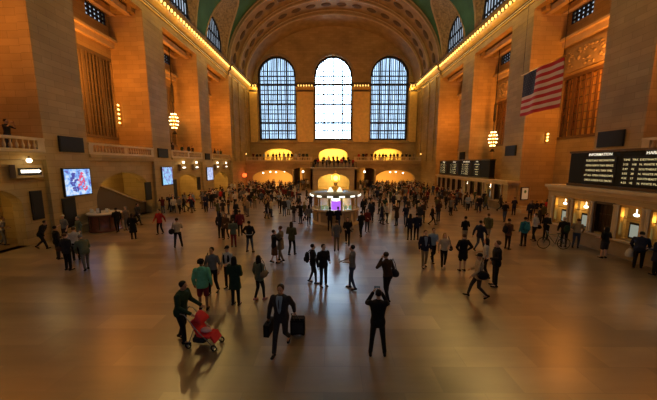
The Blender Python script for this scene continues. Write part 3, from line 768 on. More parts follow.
for q in range(4):
    a = q * math.pi / 2; o = MB().lathe([(.2, 0), (.2, .03), (.0, .035)], n=20).build('clock_face', mat('opal_face', (1, .85, .4), .4, emit=(1, .78, .22), strength=2.2), ck)
    o.matrix_local = Matrix.Translation((0, 0, 3.68)) @ Matrix.Rotation(a, 4, 'Z') @ Matrix.Translation((0, -.3, 0)) @ Matrix.Rotation(math.pi / 2, 4, 'X')
    h = MB().box(-.012, .012, -.01, .19, .062, .068).box(-.012, .12, -.012, .012, .062, .068).build('clock_hands', BLACK, ck); h.matrix_local = o.matrix_local
MB().lathe([(.1, 0), (.06, .1), (.08, .16), (.0, .26)], (0, 0, 4.02), 12).build('clock_finial', BRASS, t)
MB().box(-.35, .35, -1.72, -1.66, 1.3, 2.0).build('purple_screen', mat('purple_screen', (.1, .02, .2), .4, emit=(.42, .12, .8), strength=1.3), t)
for dx in (-1.0, -.7, .75, 1.1): MB().box(dx - .12, dx + .12, -1.3, -1.25, 1.28, 1.6).build('leaflet_rack', mat('rack_green', (.4, .5, .25), .5, emit=(.5, .7, .35), strength=.3), t)
light('booth_light', 'POINT', (-.25, 22.5, 2.0), 14, (.95, 1, .7), .3)

# ================================================================== chandeliers and flag
def chandelier(p, label, top):
    t = empty('chandelier', p); tag(t, label, 'chandelier', 'globe chandeliers in the side aisles')
    MB().ell((0, 0, 0), (.34, .34, .85), 12, 10).build('body', mat('gilt', (.7, .45, .12), .35, .8), t)
    for k, (r, z, n) in enumerate(((.28, -.85, 8), (.44, -.45, 10), (.50, 0, 12), (.44, .45, 10), (.28, .85, 8))):
        mb = MB()
        mb.tube([(r * math.cos(2 * math.pi * i / 20), r * math.sin(2 * math.pi * i / 20), z) for i in range(20)], .05, 6, closed=True)
        mb.build('tier_ring', mat('gilt', (.7, .45, .12), .35, .8), t)
        mb = MB()
        for i in range(n):
            a = 2 * math.pi * i / n; mb.ell((r * math.cos(a), r * math.sin(a), z + .12), (.07, .07, .09), 6, 5)
        mb.build('bulb_ring', mat('chandelier_bulb', (1, .85, .5), .5, emit=(1, .72, .3), strength=6), t)
    MB().tube([(0, 0, .8), (0, 0, top - p[2])], .05, 6).lathe([(.05, 0), (.16, .3), (.16, 2.2), (.05, 2.6)], (0, 0, 2.2), 8).build('stem', DARK, t)
    MB().lathe([(.3, 0), (.1, .4)], (0, 0, -1.5), 8).build('pendant', DARK, t)
chandelier((-20.6, 36.0, 10.1), 'glowing tiered globe chandelier hanging in the left aisle', 19.2)
chandelier((20.5, 36.6, 7.9), 'glowing tiered globe chandelier hanging low in the right aisle', 19.2)
# flag
FLX, FL0, FL1, FZ0, FZ1 = 13.6, 17.9, 21.5, 8.35, 11.3
t = empty('flag', (FLX, FL0, FZ0)); tag(t, 'large striped red and white flag with dark blue corner hanging in the hall', 'flag')
fw = FL1 - FL0; fh = FZ1 - FZ0
def wave(y, z): return .10 * math.sin(y * 2.2 + .6) * (1 - .3 * z / fh) + .04 * math.sin(y * 5 + z)
red = mat('flag_red', (.46, .012, .02), .8); wht = mat('flag_white', (.66, .52, .44), .8); blu = mat('flag_blue', (.01, .015, .045), .8)
def cloth(name, m, y0, y1, z0, z1, off=0.0):
    mb = MB(); ny = 24; nz = max(2, int((z1 - z0) * 4)); 
    for side in (0, 1):
        vs = [(wave(y0 + (y1 - y0) * i / ny, z0 + (z1 - z0) * j / nz) + (.012 + off) * (1 if side else -1), y0 + (y1 - y0) * i / ny, z0 + (z1 - z0) * j / nz) for j in range(nz + 1) for i in range(ny + 1)]
        mb.add(vs, [(j * (ny + 1) + i, j * (ny + 1) + i + 1, (j + 1) * (ny + 1) + i + 1, (j + 1) * (ny + 1) + i) for j in range(nz) for i in range(ny)], 0, True)
    mb.build(name, m, t, fix=False)
for k in range(13):
    z1 = fh - fh * k / 13; z0 = fh - fh * (k + 1) / 13
    cloth('stripe', red if k % 2 == 0 else wht, 0, fw, z0, z1)
cloth('canton', blu, fw * .6, fw, fh * 6 / 13, fh, .01)
sm = MB()
for r in range(9):
    for c in range(6 if r % 2 == 0 else 5):
        y = fw * .6 + fw * .4 * ((c + (.5 if r % 2 == 0 else 1)) / 6); z = fh * 6 / 13 + fh * 7 / 13 * (r + .75) / 9.5
        for sd in (-1, 1):
            x = wave(y, z) + sd * .03
            pts = [(x, y + (.055 if i % 2 == 0 else .022) * math.sin(math.pi * i / 5), z + (.055 if i % 2 == 0 else .022) * math.cos(math.pi * i / 5)) for i in range(10)]
            sm.add(pts, [tuple(range(10))])
sm.build('star_pattern', mat('star_grey', (.10, .10, .13), .8), t, fix=False)
MB().tube([(0, -.15, fh + .04), (0, fw + .15, fh + .04)], .04, 8).build('pole', BRASS, t)
for y in (0, fw): MB().tube([(0, y, fh), (.0, y, 23.5)], .012, 5).build('wire', BLACK, t)

# hanging lamps inside the passages under the balcony
for s, nm in ((-1, 'left'), (1, 'right')):
    for i, (x, y, z) in enumerate(((9.6, 62, 2.9), (11.2, 64, 3.1), (12.7, 61.5, 3.0), (14.3, 63, 3.0), (15.7, 62, 2.8))):
        t = empty('passage_lamp', (s * x, y, z)); tag(t, 'small bright hanging lamp inside the %s lower arch' % nm, 'lamp', 'lamps inside the %s lower arch' % nm)
        MB().ell((0, 0, 0), (.2, .2, .16), 10, 7).build('globe', WHITELAMP, t); MB().tube([(0, 0, .1), (0, 0, 4.98 - z)], .02, 5).build('stem', BRONZE, t)
# ================================================================== people
def tmp_eval(mb, voxel, smooth=2):
    me = mb.mesh('tmp', []); o = bpy.data.objects.new('tmp', me); COL.objects.link(o)
    m = o.modifiers.new('r', 'REMESH'); m.mode = 'VOXEL'; m.voxel_size = voxel; m.use_smooth_shade = True
    if smooth: q = o.modifiers.new('s', 'SMOOTH'); q.factor = .5; q.iterations = smooth
    dg = bpy.context.evaluated_depsgraph_get(); r = bpy.data.meshes.new_from_object(o.evaluated_get(dg))
    vs = [tuple(v.co) for v in r.vertices]; fs = [tuple(p.vertices) for p in r.polygons]
    bpy.data.objects.remove(o); bpy.data.meshes.remove(me); bpy.data.meshes.remove(r)
    return vs, fs

ARMS = {  # elbow, hand for the +x side, relative to an upright figure that faces +y
    'down': ((.255, -.04, 1.13), (.265, .06, .87)), 'bent': ((.25, -.03, 1.15), (.13, .24, 1.10)),
    'phone': ((.26, .20, 1.30), (.10, .27, 1.56)), 'push': ((.25, .08, 1.14), (.22, .42, 1.02)),
    'fwd': ((.25, .10, 1.14), (.22, .30, .96)), 'back': ((.25, -.16, 1.16), (.25, -.26, .92)),
    'point': ((.30, .18, 1.22), (.28, .46, 1.27)), 'low': ((.26, .16, 1.16), (.16, .46, 1.02)),
    'ear': ((.34, .10, 1.26), (.12, .06, 1.56)), 'hips': ((.36, -.08, 1.16), (.2, .02, .98)),
    'hug': ((.24, .22, 1.24), (.06, .40, 1.28)), 'carry': ((.28, -.02, 1.13), (.31, .02, .86))}
LEGS = {  # (right, left) of knee, ankle, toe pitch
    'stand': (((.10, .01, .49), (.11, 0, .085), 0), ((-.10, .01, .49), (-.11, 0, .085), 0)),
    'wide': (((.14, .02, .49), (.19, 0, .085), 0), ((-.13, .01, .49), (-.17, -.02, .085), 0)),
    'walk': (((.09, .19, .52), (.09, .30, .10), .25), ((-.09, .0, .49), (-.09, -.30, .16), -.6)),
    'walk2': (((.09, .0, .49), (.09, -.28, .16), -.6), ((-.09, .19, .52), (-.09, .28, .10), .25)),
    'step': (((.10, .10, .50), (.10, .12, .085), 0), ((-.09, .0, .49), (-.10, -.14, .11), -.3)),
    'sit': (((.12, .42, .50), (.12, .46, .085), 0), ((-.12, .42, .50), (-.12, .44, .085), 0))}
def lean_pt(p, ang, hz=.92, hy=0.0):
    if p[2] <= hz: return Vector(p)
    y, z = p[1] - hy, p[2] - hz; c, s = math.cos(ang), math.sin(ang)
    return Vector((p[0], hy + y * c + z * s, hz - y * s + z * c))
TORSO = [(.80, .150, .100, 0), (.86, .165, .112, -.005), (.94, .168, .115, -.008), (1.06, .140, .098, 0), (1.18, .155, .104, .005), (1.30, .182, .112, .005), (1.38, .188, .105, -.005), (1.44, .150, .085, -.01), (1.48, .075, .062, -.01)]
def torso(mb, inf, ang, z0=0, z1=9, fem=False, flare=0.0, low=None):
    rings = []
    L = [t for t in TORSO if z0 <= t[0] <= z1]
    if low is not None:   # long coats and skirts go below the hips
        L = [(z, .17 + flare * (.86 - z) / .4, .12 + flare * (.86 - z) / .4, 0) for z in (low, (low + .86) / 2)] + [t for t in L if t[0] > .85]
    for z, rx, ry, dy in L:
        if fem and 1.0 < z < 1.12: rx *= .9
        if fem and z > 1.25: rx *= .92
        rx += inf; ry += inf
        ring = []
        for k in range(16):
            a = 2 * math.pi * k / 16; c, s = math.cos(a), math.sin(a)
            x = rx * math.copysign(abs(c) ** .8, c); y = ry * math.copysign(abs(s) ** .9, s) + dy
            ring.append(lean_pt((x, y, z), ang))
        rings.append(ring)
    return mb.rings(rings)
def pose_pts(P):
    ang = R(P.get('lean', 0)); q = {}
    drop = {'walk': .035, 'walk2': .035, 'sit': .42}.get(P.get('legs', 'stand'), 0.0)
    q['ang'] = ang; q['drop'] = drop
    for sx, key in ((1, 'r'), (-1, 'l')):
        e, h = ARMS[P.get('arm' + key, 'down')]
        q['sh' + key] = lean_pt((sx * .185, -.005, 1.405), ang)
        q['el' + key] = lean_pt((sx * e[0], e[1], e[2]), ang); q['ha' + key] = lean_pt((sx * h[0], h[1], h[2]), ang)
    for i, key in ((0, 'r'), (1, 'l')):
        k, a, t = LEGS[P.get('legs', 'stand')][i]; q['kn' + key] = Vector(k); q['an' + key] = Vector(a); q['tp' + key] = t
        q['hi' + key] = Vector((.09 if key == 'r' else -.09, 0, .90))
    q['head'] = lean_pt((0, .015, 1.63), ang); q['neck'] = lean_pt((0, -.01, 1.47), ang)
    q['tilt'] = ang * .6 + R(P.get('nod', 0))
    return q
def dropv(vs, d):
    return [(x, y, z - d * min(1, max(0, (z - .12) / .5))) for x, y, z in vs] if d else vs
def dropsit(vs, d): return [(x, y, z - d * min(1.0, max(0, (z - .48) / .42))) for x, y, z in vs]
def fin(vs, P):
    l = P.get('legs', 'stand')
    if l == 'sit': return dropsit(vs, .42)
    return dropv(vs, {'walk': .035, 'walk2': .035}.get(l, 0))
PARTC = {}
def key_of(kind, P, extra, vox): return (kind, P.get('armr', 'down'), P.get('arml', 'down'), P.get('legs', 'stand'), P.get('lean', 0), P.get('nod', 0), P.get('fem', False), extra, vox)
def geo(kind, P, extra, vox):
    """(vertices, faces) of one piece of a figure, made once and shared"""
    k = key_of(kind, P, extra, vox)
    if k in PARTC: return PARTC[k]
    q = pose_pts(P); mb = MB(); fem = P.get('fem', False); ang = q['ang']; Mh = Matrix.Rotation(-q['tilt'], 3, 'X')
    H = q['head']
    def hp(x, y, z): return H + Mh @ Vector((x, y, z))
    if kind == 'body':
        mb.ell(hp(0, -.008, .03), (.073, .092, .095), 16, 12, M=Mh)
        mb.ell(hp(0, .022, -.045), (.055, .066, .075), 14, 9, M=Mh)
        mb.capsule(hp(0, .088, -.005), hp(0, .100, -.028), .010, .015, 8)       # nose
        mb.ell(hp(0, .082, -.065), (.024, .012, .010), 8, 6, M=Mh)               # lips
        for s in (-1, 1): mb.ell(hp(s * .074, -.005, -.005), (.010, .018, .03), 8, 6, M=Mh)
        mb.capsule(q['neck'] - Vector((0, 0, .05)), hp(0, -.012, -.05), .055, .05, 12)
        torso(mb, -.012, ang, fem=fem)
        for s in 'rl':
            mb.capsule(q['sh' + s], q['el' + s], .047, .036); mb.capsule(q['el' + s], q['ha' + s], .036, .026)
            d = (q['ha' + s] - q['el' + s]).normalized(); mb.capsule(q['ha' + s], q['ha' + s] + d * .06, .030, .034, 8)
            mb.capsule(q['hi' + s], q['kn' + s], .078, .052); mb.capsule(q['kn' + s], q['an' + s], .054, .036)
            mb.capsule(q['an' + s] - Vector((0, .02, .03)), q['an' + s] + Vector((0, .12, -.04)), .036, .03, 8)
        vs, fs = tmp_eval(mb, vox); vs = fin(vs, P); mi = [0] * len(fs)
        # fingers and thumb: rooted in the palm, unequal, slightly curled
        fb = MB(); fr = .0085 if vox < .02 else .011
        for s, sg in (('r', 1), ('l', -1)):
            d = (q['ha' + s] - q['el' + s]).normalized(); p0 = q['ha' + s] + d * .07
            side = Vector((0, 1, 0)) if abs(d.z) > .7 else Vector((sg, 0, 0)); side = (side - d * side.dot(d)).normalized(); curl = d.cross(side) * (-sg if abs(d.z) > .7 else 1)
            if abs(d.z) > .7: curl = Vector((-sg, 0, 0)) - d * (Vector((-sg, 0, 0)).dot(d))
            elif curl.z > 0: curl = -curl
            curl.normalize()
            for i, ln in enumerate((.068, .078, .072, .056)):
                r0 = p0 + side * (.028 - .019 * i); a = r0 + (d * .9 + curl * .2).normalized() * ln * .5; b = a + (d * .6 + curl * .7).normalized() * ln * .5
                fb.tube([r0 - d * .03, r0, a, b], [fr, fr, fr * .95, fr * .7], 6)
            r0 = q['ha' + s] + d * .02 + side * .026; a = r0 + (side * .8 + d * .7).normalized() * .035; fb.tube([r0 - side * .02, r0, a, a + (d + curl * .4).normalized() * .03], [fr * 1.2, fr * 1.15, fr, fr * .8], 6)
        for s in (-1, 1): fb.ell(hp(s * .030, .079, .012), (.013, .009, .008), 8, 5, 1, Mh)
        fv = fin(fb.v, P); o = len(vs); vs = vs + fv; fs = fs + [tuple(i + o for i in f) for f in fb.f]; mi += fb.m
    elif kind == 'top':
        style = extra; inf = {'tshirt': .008, 'shirt': .010, 'jacket': .024, 'coat': .028, 'longcoat': .03, 'hoodie': .026}[style]
        if style in ('coat', 'longcoat'): torso(mb, inf, ang, fem=fem, low=.62 if style == 'coat' else .45, flare=.03)
        else: torso(mb, inf, ang, .80 if style != 'tshirt' else .84, 1.5, fem)
        mb.capsule(q['neck'] - Vector((0, 0, .045)), q['neck'] + Vector((0, 0, .0)), .088, .072, 12)
        for s in 'rl':
            mb.capsule(q['sh' + s], q['el' + s], .052 + inf, .044 + inf * .7)
            if style != 'tshirt': mb.capsule(q['el' + s], q['el' + s].lerp(q['ha' + s], .93), .044 + inf * .7, .033 + inf * .5)
        if style == 'tshirt':
            pass
        if style == 'hoodie': mb.ell(q['neck'] + Vector((0, -.08, .01)), (.10, .06, .07), 12, 8)
        vs, fs = tmp_eval(mb, vox); vs = fin(vs, P); mi = [0] * len(fs)
    elif kind == 'bottom':
        style = extra
        torso(mb, .012, 0, .80, 1.0 if style != 'dress' else 1.06, fem)
        if style == 'skirt':
            n = 16; mb.rings([[((r + .02) * math.cos(2 * math.pi * k / n), (r - .03) * math.sin(2 * math.pi * k / n) + .02, z) for k in range(n)] for z, r in ((.46, .21), (.7, .19), (.9, .17))])
        for s in 'rl':
            if style == 'shorts': mb.capsule(q['hi' + s], q['hi' + s].lerp(q['kn' + s], .85), .095, .085)
            elif style == 'skirt': mb.capsule(q['hi' + s], q['hi' + s].lerp(q['kn' + s], .8), .09, .08)
            else:
                mb.capsule(q['hi' + s], q['kn' + s], .092, .066); mb.capsule(q['kn' + s], q['kn' + s].lerp(q['an' + s], .93), .064, .054 if style == 'trousers' else .045)
        vs, fs = tmp_eval(mb, vox); vs = fin(vs, P); mi = [0] * len(fs)
    elif kind == 'hair':
        if extra == 'cap':
            mb.ell(hp(0, -.012, .055), (.085, .10, .085), 16, 9, M=Mh); mb.ell(hp(0, .10, .045), (.065, .06, .012), 12, 5, M=Mh)
        else:
            mb.ell(hp(0, -.030, .052), (.084, .094, .090), 16, 10, M=Mh)
            for s in (-1, 1): mb.ell(hp(s * .066, -.02, .03), (.018, .05, .055), 8, 6, M=Mh)
            if extra == 'curly':
                rr = random.Random(3)
                for i in range(34):
                    a = rr.uniform(0, 6.28); z = rr.uniform(-.3, 1); m = math.sqrt(max(0, 1 - z * z)); mb.ell(hp(.095 * m * math.cos(a), -.03 + .1 * m * math.sin(a) - .01, .055 + .095 * z), (.03, .03, .03), 6, 4)
            if extra == 'long':
                mb.ell(hp(0, -.075, -.05), (.085, .05, .15), 12, 8, M=Mh); mb.ell(hp(0, -.09, -.16), (.075, .035, .12), 12, 8, M=Mh)
                for s in (-1, 1): mb.ell(hp(s * .075, -.02, -.06), (.022, .045, .12), 8, 6, M=Mh)
            if extra == 'bun': mb.ell(hp(0, -.12, .09), (.045, .045, .045), 10, 7, M=Mh)
        vs, fs = tmp_eval(mb, max(vox * .8, .012)); vs = fin(vs, P); mi = [0] * len(fs)
    elif kind in ('shoer', 'shoel'):
        s = kind[-1]; a = q['an' + s]; t = q['tp' + s]; M = Matrix.Rotation(t, 3, 'X')
        for c, r in (((0, -.035, -.045), (.040, .055, .042)), ((0, .06, -.05), (.043, .09, .036)), ((0, .12, -.055), (.046, .06, .030)), ((0, -.01, -.01), (.042, .05, .05))):
            mb.ell(a + M @ Vector(c), r, 10, 7, M=M)
        vs, fs = tmp_eval(mb, .014 if vox < .03 else .02, 1)
        zmin = min(v[2] for v in vs)
        if t == 0: vs = [(x, y, max(z, .006) - .006) for x, y, z in vs]
        mi = [0] * len(fs)
    PARTC[k] = (vs, fs, mi); return PARTC[k]
MESHC = {}
def part_mesh(kind, P, extra, vox, nm):
    k = key_of(kind, P, extra, vox)
    if k not in MESHC:
        vs, fs, mi = geo(kind, P, extra, vox); me = bpy.data.meshes.new(nm); me.from_pydata(vs, [], fs)
        me.materials.append(None)
        if kind == 'body': me.materials.append(EYE)
        me.polygons.foreach_set('material_index', mi); me.polygons.foreach_set('use_smooth', [True] * len(fs)); me.update(); MESHC[k] = me
    return MESHC[k]
EYE = mat('eye_dark', (.02, .015, .012), .2)
SKINS = [mat('skin_light', (.55, .33, .22), .5), mat('skin_tan', (.42, .24, .14), .5), mat('skin_brown', (.20, .11, .065), .5)]
CL = {'black': (.012, .012, .014), 'charcoal': (.035, .035, .04), 'navy': (.015, .02, .05), 'dark brown': (.05, .028, .015), 'dark green': (.02, .05, .03),
      'maroon': (.12, .015, .015), 'red': (.45, .03, .03), 'white': (.6, .58, .52), 'grey': (.18, .18, .18), 'tan': (.33, .24, .14), 'light blue': (.28, .38, .5),
      'blue': (.04, .12, .32), 'green': (.16, .55, .32), 'khaki': (.24, .19, .12), 'denim': (.05, .075, .13), 'brown': (.12, .06, .03), 'pink': (.55, .2, .22),
      'cream': (.62, .52, .36), 'orange': (.6, .16, .04), 'olive': (.10, .10, .045), 'beige': (.42, .33, .22), 'teal': (.03, .22, .28), 'yellow': (.6, .45, .08), 'blond': (.42, .28, .10), 'wine red': (.22, .03, .04), 'grey-green': (.12, .15, .11)}
def cloth_mat(c, kind='cloth'): return mat('%s_%s' % (c.replace(' ', '_'), kind), tuple(v * (.75 if kind == 'cloth' else .8) for v in CL[c]), .85 if kind == 'cloth' else .6, spec=.2, var=.12 if kind == 'cloth' else .1, vscale=14)
def setm(o, m, i=0): o.material_slots[i].link = 'OBJECT'; o.material_slots[i].material = m
def part_obj(nm, me, root, m):
    o = bpy.data.objects.new(nm, me); COL.objects.link(o); o.parent = root; setm(o, m); return o
NPEOPLE = [0]
TOPNAME = {'tshirt': 't_shirt', 'shirt': 'shirt', 'jacket': 'jacket', 'coat': 'coat', 'longcoat': 'coat', 'hoodie': 'hooded_jacket'}
def person(loc, rz, label, top=('jacket', 'black'), bottom=('trousers', 'black'), hair=('short', 'dark brown'), skin=0, h=1.75, P=None, vox=.018, shoes='black', group=None, name='person', wide=1.0):
    P = P or {}; NPEOPLE[0] += 1; t = empty(name, loc, R(rz)); s = h / 1.75; t.scale = (s * wide, s * wide, s)
    tag(t, label, 'person', group)
    part_obj('body', part_mesh('body', P, 0, vox, 'body'), t, SKINS[skin])
    part_obj(TOPNAME[top[0]], part_mesh('top', P, top[0], vox, 'top'), t, cloth_mat(top[1]))
    part_obj(bottom[0], part_mesh('bottom', P, bottom[0], vox, 'bottom'), t, cloth_mat(bottom[1]))
    part_obj('cap' if hair[0] == 'cap' else 'hair', part_mesh('hair', P, hair[0], vox, 'hair'), t, cloth_mat(hair[1], 'hair'))
    for k in 'rl': part_obj('shoe', part_mesh('shoe' + k, P, 0, vox, 'shoe'), t, cloth_mat(shoes))
    return t
CROWDC = {}
def far_person(loc, rz, label, top, bottom, hair, skin, h, P, group):
    """people who stand too far off to show their parts: one mesh"""
    vox = .03; k = (P.get('armr'), P.get('arml'), P.get('legs'), P.get('lean', 0), P.get('fem'), top[0], bottom[0], hair[0])
    if k not in CROWDC:
        mb = MB()
        for i, (kind, ex) in enumerate((('body', 0), ('top', top[0]), ('bottom', bottom[0]), ('hair', hair[0]), ('shoer', 0), ('shoel', 0))):
            vs, fs, mi = geo(kind, P, ex, vox); mb.add(vs, fs, min(i, 4), True)
        CROWDC[k] = mb.mesh('person', [None] * 5)
    o = bpy.data.objects.new('person', CROWDC[k]); COL.objects.link(o); o.location = loc; o.rotation_euler.z = R(rz); o.scale = (h / 1.75,) * 3
    for i, m in enumerate((SKINS[skin], cloth_mat(top[1]), cloth_mat(bottom[1]), cloth_mat(hair[1], 'hair'), cloth_mat('black'))): setm(o, m, i)
    tag(o, label, 'person', group); NPEOPLE[0] += 1; TAKEN.append((loc[0], loc[1])); return o
TAKEN = []

def shoulder_bag(root, side, label, c='black', size=(.09, .17, .13), z=.92, drop=.34):
    """a bag hanging from a shoulder of the person `root`"""
    M = root.matrix_basis if False else Matrix.Translation(root.location) @ Matrix.Rotation(root.rotation_euler.z, 4, 'Z')
    p = M @ Vector((side * .30, -.04, z)); t = empty('shoulder_bag', p, root.rotation_euler.z); tag(t, label, 'bag')
    MB().ell((0, 0, 0), size, 14, 9).build('bag_body', cloth_mat(c), t)
    MB().tube([(0, -.10, .08), (-side * .06, -.07, .38), (-side * .12, -.01, .56), (-side * .07, .07, .38), (0, .10, .08)], .012, 6).build('strap', cloth_mat('black'), t)
    MB().box(-size[0] * .6, size[0] * .6, size[1] * .4, size[1] * 1.02, -.02, .03).build('buckle', BRONZE, t)
    return t
def backpack(root, label, c='black', ang=0, z=1.16):
    M = Matrix.Translation(root.location) @ Matrix.Rotation(root.rotation_euler.z, 4, 'Z')
    t = empty('backpack', M @ Vector((0, -.23, z)), root.rotation_euler.z); tag(t, label, 'backpack')
    MB().ell((0, 0, 0), (.155, .10, .23), 14, 10).build('pack_body', cloth_mat(c), t)
    MB().ell((0, -.09, -.07), (.11, .05, .10), 12, 8).build('pocket', cloth_mat(c), t)
    for s in (-1, 1): MB().tube([(s * .09, .06, .18), (s * .11, .14, .27), (s * .12, .31, .24), (s * .125, .355, .1), (s * .15, .28, -.06), (s * .12, .08, -.16)], .016, 6).build('strap', cloth_mat('black'), t)
    return t
def at(root, x, y, z): return Matrix.Translation(root.location) @ Matrix.Rotation(root.rotation_euler.z, 4, 'Z') @ Vector((x, y, z))
V1, V2 = .0155, .02
def Pz(px, py): p = W(px, py); TAKEN.append((p.x, p.y)); return p

# ---- nearest figures
g = person(Pz(377, 355), -4, 'person in black suit seen from behind, arms raised taking a photo, nearest in the hall', ('jacket', 'black'), ('trousers', 'black'), ('short', 'black'), 1, 1.74, {'armr': 'phone', 'arml': 'phone', 'legs': 'wide'}, V1)
t = empty('camera_phone', at(g, 0, .33, 1.64), g.rotation_euler.z); tag(t, 'dark phone held up by the man in the black suit', 'phone')
MB().box(-.075, .075, -.008, .008, -.04, .04).build('case', BLACK, t); MB().box(-.07, .07, -.01, -.0085, -.035, .035).build('display', mat('phone_display', (.05, .05, .05), .3, emit=(.3, .4, .5), strength=.1), t)

g = person(Pz(282, 349), 172, 'man in dark suit and pale shirt striding forward with briefcase and rolling suitcase', ('jacket', 'charcoal'), ('trousers', 'charcoal'), ('short', 'dark brown'), 1, 1.80, {'armr': 'carry', 'arml': 'back', 'legs': 'walk'}, V1, 'black', wide=1.06)
def shirt_v(root, m, w=.075, zb=1.04):
    mb = MB(); rows = [(1.475, .088, w * .8), (1.44, .108, w), (1.38, .134, w), (1.30, .148, w * .85), (1.20, .140, w * .65), (1.10, .134, w * .5), (zb, .133, w * .2)]
    vs = [(sx * hw, y, z) for z, y, hw in rows for sx in (-1, -.5, 0, .5, 1)]; vs = [(x, y + .012 * (1 - abs(x) / (w * 1.1)), z) for x, y, z in vs]
    mb.add(vs, [(r * 5 + c, r * 5 + c + 1, r * 5 + c + 6, r * 5 + c + 5) for r in range(6) for c in range(4)], 0, True)
    o = mb.build('shirt_front', m, root, fix=False); q = o.modifiers.new('s', 'SOLIDIFY'); q.thickness = .012; return o
shirt_v(g, cloth_mat('light blue'))
MB().ell((0, .162, 1.29), (.014, .008, .13), 8, 6).build('tie', cloth_mat('charcoal'), g)
p = at(g, .33, .02, .62); t = empty('briefcase', p, g.rotation_euler.z); tag(t, 'black briefcase carried by the striding man in the suit', 'briefcase')
b_ = MB(); b_.box(-.07, .07, -.22, .22, -.17, .15); b_.build('case', cloth_mat('black'), t)
MB().tube([(0, -.1, .14), (0, -.08, .22), (0, .08, .22), (0, .1, .14)], .012, 6).build('handle', BLACK, t)
p = Pz(298, 335); t = empty('rolling_suitcase', p, g.rotation_euler.z + R(8)); tag(t, 'small black rolling suitcase pulled behind the striding man', 'suitcase')
b_ = MB()
for z0, z1, i in ((.06, .10, .02), (.10, .50, 0), (.50, .54, .02)): b_.box(-.2 + i, .2 - i, -.11 + i, .11 - i, z0, z1)
b_.build('case', cloth_mat('black'), t)
for s in (-1, 1): MB().tube([(s * .15, -.03 , .05), (s * .15, .03, .05)], .05, 10).build('wheel', BLACK, t)
hx = at(g, -.25, -.26, .86); inv = (Matrix.Translation(t.location) @ Matrix.Rotation(t.rotation_euler.z, 4, 'Z')).inverted(); hl = inv @ hx
MB().tube([(-.08, .1, .5), hl + Vector((-.04, 0, 0)), hl + Vector((.06, 0, 0)), (.08, .1, .5)], .01, 6).build('pull_handle', DARK, t)
MB().box(-.15, .15, .111, .125, .14, .44).build('front_pocket', cloth_mat('charcoal'), t)

a_, b2 = W(184, 341), W(207, 347); d = b2 - a_; hd = math.degrees(math.atan2(-d.x, d.y))
g = person(Pz(183, 341), hd + 12, 'man in dark green jacket leaning forward to push the red stroller', ('jacket', 'dark green'), ('trousers', 'black'), ('short', 'black'), 1, 1.72, {'armr': 'push', 'arml': 'push', 'legs': 'step', 'lean': 8, 'nod': 10}, V1, wide=1.08)
# stroller
t = empty('stroller', W(204, 345), R(hd + 10)); tag(t, 'bright red folding stroller with canopy pushed by the man in dark jacket', 'stroller'); t.scale = (.95, .95, .95)
fr = mat('stroller_frame_grey', (.3, .3, .32), .3, .8); RED = mat('stroller_red', (.62, .02, .03), .75)
for s in (-1, 1):
    MB().tube([(s * .2, -.52, 1.0), (s * .2, -.40, .98), (s * .2, .0, .5), (s * .2, .42, .12)], .013, 7).build('side_frame', fr, t)
    MB().tube([(s * .2, -.12, .64), (s * .2, -.34, .09)], .012, 7).build('rear_strut', fr, t)
MB().tube([(-.2, -.52, 1.0), (.2, -.52, 1.0)], .018, 8).build('handle', BLACK, t)
for s in (-1, 1):
    for y in (-.34, .42):
        wc = MB().tube([(s * .2, y + .075 * math.cos(a), .085 + .075 * math.sin(a)) for a in [2 * math.pi * k / 14 for k in range(14)]], .02, 6, closed=True)
        wl = wc.build('wheel', BLACK, t); MB().tube([(s * .2 - .03, y, .085), (s * .2 + .03, y, .085)], .02, 8).build('hub', fr, wl)
st_ = MB(); st_.prism([(-.2, .80), (-.26, .78), (-.06, .36), (.30, .34), (.32, .38), (-.0, .42)], -.19, .19, lambda u, v, d: (d, u, v)); st_.build('seat', RED, t)
ls = MB(); ls.prism([(.28, .37), (.42, .20), (.46, .22), (.33, .42)], -.17, .17, lambda u, v, d: (d, u, v)); ls.build('leg_rest', RED, t)
cn = MB(); rows = []
for i in range(9):
    a = math.pi * i / 8; rows.append([(.21 * math.cos(a), -.20 + .30 * math.sin(R(20 + 75 * j / 6)) * 1.0 - .02, .72 + (.30 * math.cos(R(20 + 75 * j / 6)) + .02) * (.3 + .7 * math.sin(a))) for j in range(7)])
cn.add([p for r in rows for p in r], [(i * 7 + j, i * 7 + j + 1, (i + 1) * 7 + j + 1, (i + 1) * 7 + j) for i in range(8) for j in range(6)], 0, True)
co = cn.build('canopy', RED, t, fix=False); so = co.modifiers.new('s', 'SOLIDIFY'); so.thickness = .012
MB().box(-.16, .16, -.22, .12, .17, .29).build('basket', cloth_mat('charcoal'), t)
b3 = empty('sleeping_child', (Matrix.Translation(t.location) @ Matrix.Rotation(t.rotation_euler.z, 4, 'Z')) @ Vector((0, .02, .12)), R(hd + 10)); bpy.data.objects.remove(b3)
MB().ell((0, .10, .47), (.11, .17, .06), 12, 8).build('blanket', mat('stroller_pale_pink', (.6, .35, .35), .8), t)

